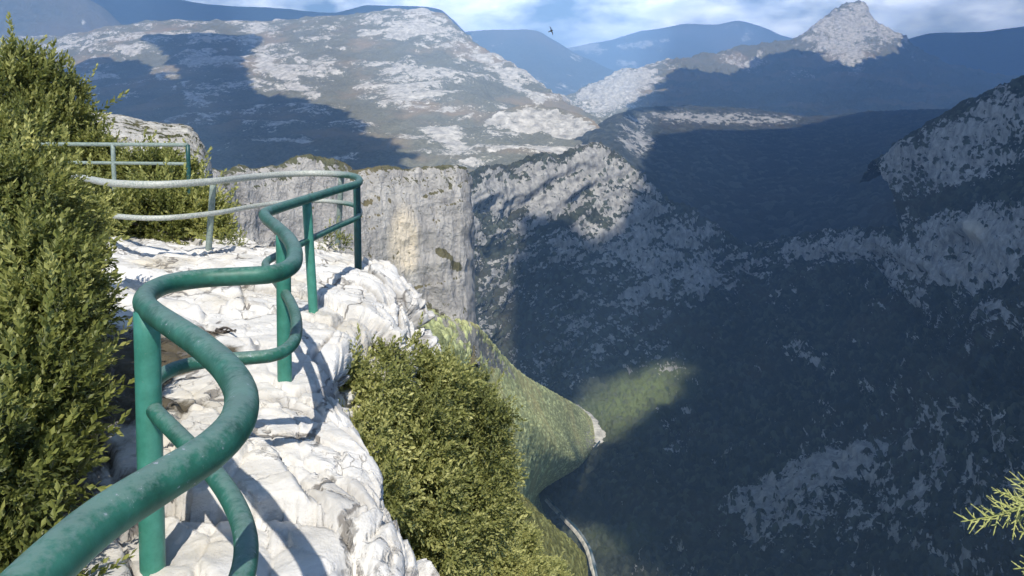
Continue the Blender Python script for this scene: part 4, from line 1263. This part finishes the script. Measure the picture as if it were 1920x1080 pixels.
def spray(p, d, length, rad, depth, side):
    global JV, JF, JT
    n_ = max(5, int(length / 0.012))
    pts = [p]
    dd = d / np.linalg.norm(d)
    for i in range(n_):
        dd = dd + np.array([rj.gauss(0, 0.05), rj.gauss(0, 0.05), rj.gauss(0, 0.05) - 0.001])
        dd /= np.linalg.norm(dd)
        pts.append(pts[-1] + dd * length / n_)
    pts = np.array(pts)
    rr = rad * np.linspace(1, 0.45, len(pts)) * np.array([1 + 0.35 * ((i % 2) * 2 - 1) for i in range(len(pts))])
    V, Fq = tube(None, pts, rr, None, sides=6, caps=True)
    b0 = sum(len(v_) for v_ in JV)
    JV.append(V)
    JF.append(Fq + b0)
    JT.append(np.full(len(V), 0.35 + 0.2 * depth + rj.uniform(-0.12, 0.12)))
    if depth < 2:
        step = 0.015 if depth == 0 else 0.014
        k = int(length / step)
        for i in range(1, k):
            f = i / k
            q = pts[int(f * n_)]
            s = 1 if i % 2 else -1
            lat = np.cross(dd, side)
            ddl = dd * 0.75 + lat * s * rj.uniform(0.5, 0.9) + side * rj.gauss(0, 0.25)
            ll = length * (0.42 if depth == 0 else 0.38) * (1 - f * 0.75) * rj.uniform(0.7, 1.2)
            if ll > 0.012:
                spray(q, ddl, ll, rad * 0.8, depth + 1, side)


for (a_, b_, dst, ln) in (((2010, 925), (1805, 1003), 2.4, 0.38), ((2000, 960), (1845, 925), 2.5, 0.30), ((2010, 940), (1880, 960), 2.35, 0.24), ((1990, 1010), (1900, 1000), 2.3, 0.18), ((2030, 900), (1910, 920), 2.5, 0.24),
                          ((2040, 1060), (1878, 1078), 2.2, 0.26), ((2050, 1090), (1900, 1110), 2.2, 0.26), ((2030, 1040), (1900, 1060), 2.25, 0.22)):
    p0, p1 = at(float(a_[0]), float(a_[1]), dst), at(float(b_[0]), float(b_[1]), dst - 0.08)
    spray(p0, p1 - p0, np.linalg.norm(p1 - p0) * 0.92, 0.0036, 0, np.array([0.1, -0.8, 0.6]))
o = make_mesh('foliage', np.vstack(JV), np.vstack(JF), mat_jun, attrs={'tint': np.clip(np.concatenate(JT), 0, 1)})
local(o, jun)
Vs, Fs, b0 = [], [], 0
for (a_, dst) in (((2010, 925), 2.4), ((2000, 960), 2.5), ((2040, 1060), 2.2), ((2050, 1090), 2.2), ((2030, 900), 2.5), ((1990, 1010), 2.3)):
    t = at(float(a_[0]), float(a_[1]), dst)
    C = dense([jroot, jroot * 0.5 + t * 0.5 + [0.08, 0, 0.06], t], 14)
    V, Fq = tube(None, C, np.linspace(0.022, 0.006, 14), None, sides=7, caps=False)
    Vs.append(V); Fs.append(Fq + b0); b0 += len(V)
local(make_mesh('branch', np.vstack(Vs), np.vstack(Fs), mat_bark), jun)

# ------------------------------------------------------------------ soaring bird
m, nt, b, _ = new_mat('dark_plumage')
nt.links.new(n_ramp(nt, n_noise(nt, n_vec(nt), 8, 3), [(0.3, (0.012, 0.012, 0.012)), (0.7, (0.05, 0.045, 0.04))]), b.inputs['Base Color'])
mat_bird = m
bp = at(1033., 58., 150.)
bird = empty('bird', bp, 'small dark bird of prey soaring in the sky above the far blue hills', 'bird')
bpy.context.view_layer.update()
ax = np.array([0.35, 0.12, -0.93]) / np.linalg.norm([0.35, 0.12, -0.93])     # wing axis as banked
fw = np.array([0.75, 0.55, 0.35])
fw = fw - ax * (fw @ ax)
fw /= np.linalg.norm(fw)
nn = np.cross(ax, fw)
C = np.array([bp + fw * s for s in np.linspace(-0.42, 0.42, 12)])
body = tube('body', C, 0.13 * np.sin(np.linspace(0.25, 2.75, 12)) + 0.02, mat_bird, sides=10)
local(body, bird)
hd = tube('head', np.array([bp + fw * s for s in np.linspace(0.36, 0.56, 8)]), np.array([0.05, 0.075, 0.08, 0.075, 0.06, 0.035, 0.02, 0.008]), mat_bird, sides=10)
local(hd, bird)
for sgn in (1, -1):
    Vw = []
    ns = 12
    for i in range(ns):
        f = i / (ns - 1)
        c = bp + ax * sgn * (0.05 + 0.80 * f) + nn * 0.16 * math.sin(f * 2.2) + fw * (0.10 - 0.16 * f * f)
        ch = 0.24 * (1 - 0.75 * f ** 3)
        for (u, t) in ((0.5, 0), (0.2, 0.022), (-0.5, 0.004), (0.2, -0.015)):
            Vw.append(c + fw * ch * u + nn * t * (1 - 0.5 * f))
    Fw = []
    for i in range(ns - 1):
        for j in range(4):
            k = (j + 1) % 4
            Fw.append((i * 4 + j, i * 4 + k, i * 4 + 4 + k, i * 4 + 4 + j))
    Fw.append((0, 1, 2, 3)); Fw.append(((ns - 1) * 4 + 3, (ns - 1) * 4 + 2, (ns - 1) * 4 + 1, (ns - 1) * 4))
    local(make_mesh('wing', np.array(Vw), np.array(Fw), mat_bird), bird)
Vt = []
for i, f in enumerate((0, 1)):
    for u in (-1, 1):
        for t in (-0.008, 0.008):
            Vt.append(bp - fw * (0.36 + 0.26 * f) + ax * u * (0.05 + 0.09 * f) + nn * t)
local(make_mesh('tail', np.array(Vt), np.array([(0, 1, 3, 2), (4, 6, 7, 5), (0, 4, 5, 1), (2, 3, 7, 6), (0, 2, 6, 4), (1, 5, 7, 3)]), mat_bird), bird)

# ================================================================== HAZE
hz = bpy.data.materials.new('thin_blue_air')
hz.use_nodes = True
hn = hz.node_tree
hn.nodes.clear()
ho = hn.nodes.new('ShaderNodeOutputMaterial')
pv = hn.nodes.new('ShaderNodeVolumePrincipled')
pv.inputs['Color'].default_value = (0.37, 0.63, 1.0, 1)
pv.inputs['Density'].default_value = 1.0e-4
pv.inputs['Anisotropy'].default_value = 0.0
hn.links.new(pv.outputs[0], ho.inputs['Volume'])
try:
    hz.cycles.homogeneous_volume = True
except Exception:
    pass
x0, x1, y0, y1, z0, z1 = -42000, 42000, -42000, 42000, -700, 2300
V = [(x, y, z) for z in (z0, z1) for y in (y0, y1) for x in (x0, x1)]
haze = make_mesh('haze', np.array(V, float), np.array([(0, 2, 3, 1), (4, 5, 7, 6), (0, 1, 5, 4), (2, 6, 7, 3), (0, 4, 6, 2), (1, 3, 7, 5)]), hz, smooth_shade=False)
haze['kind'] = 'stuff'
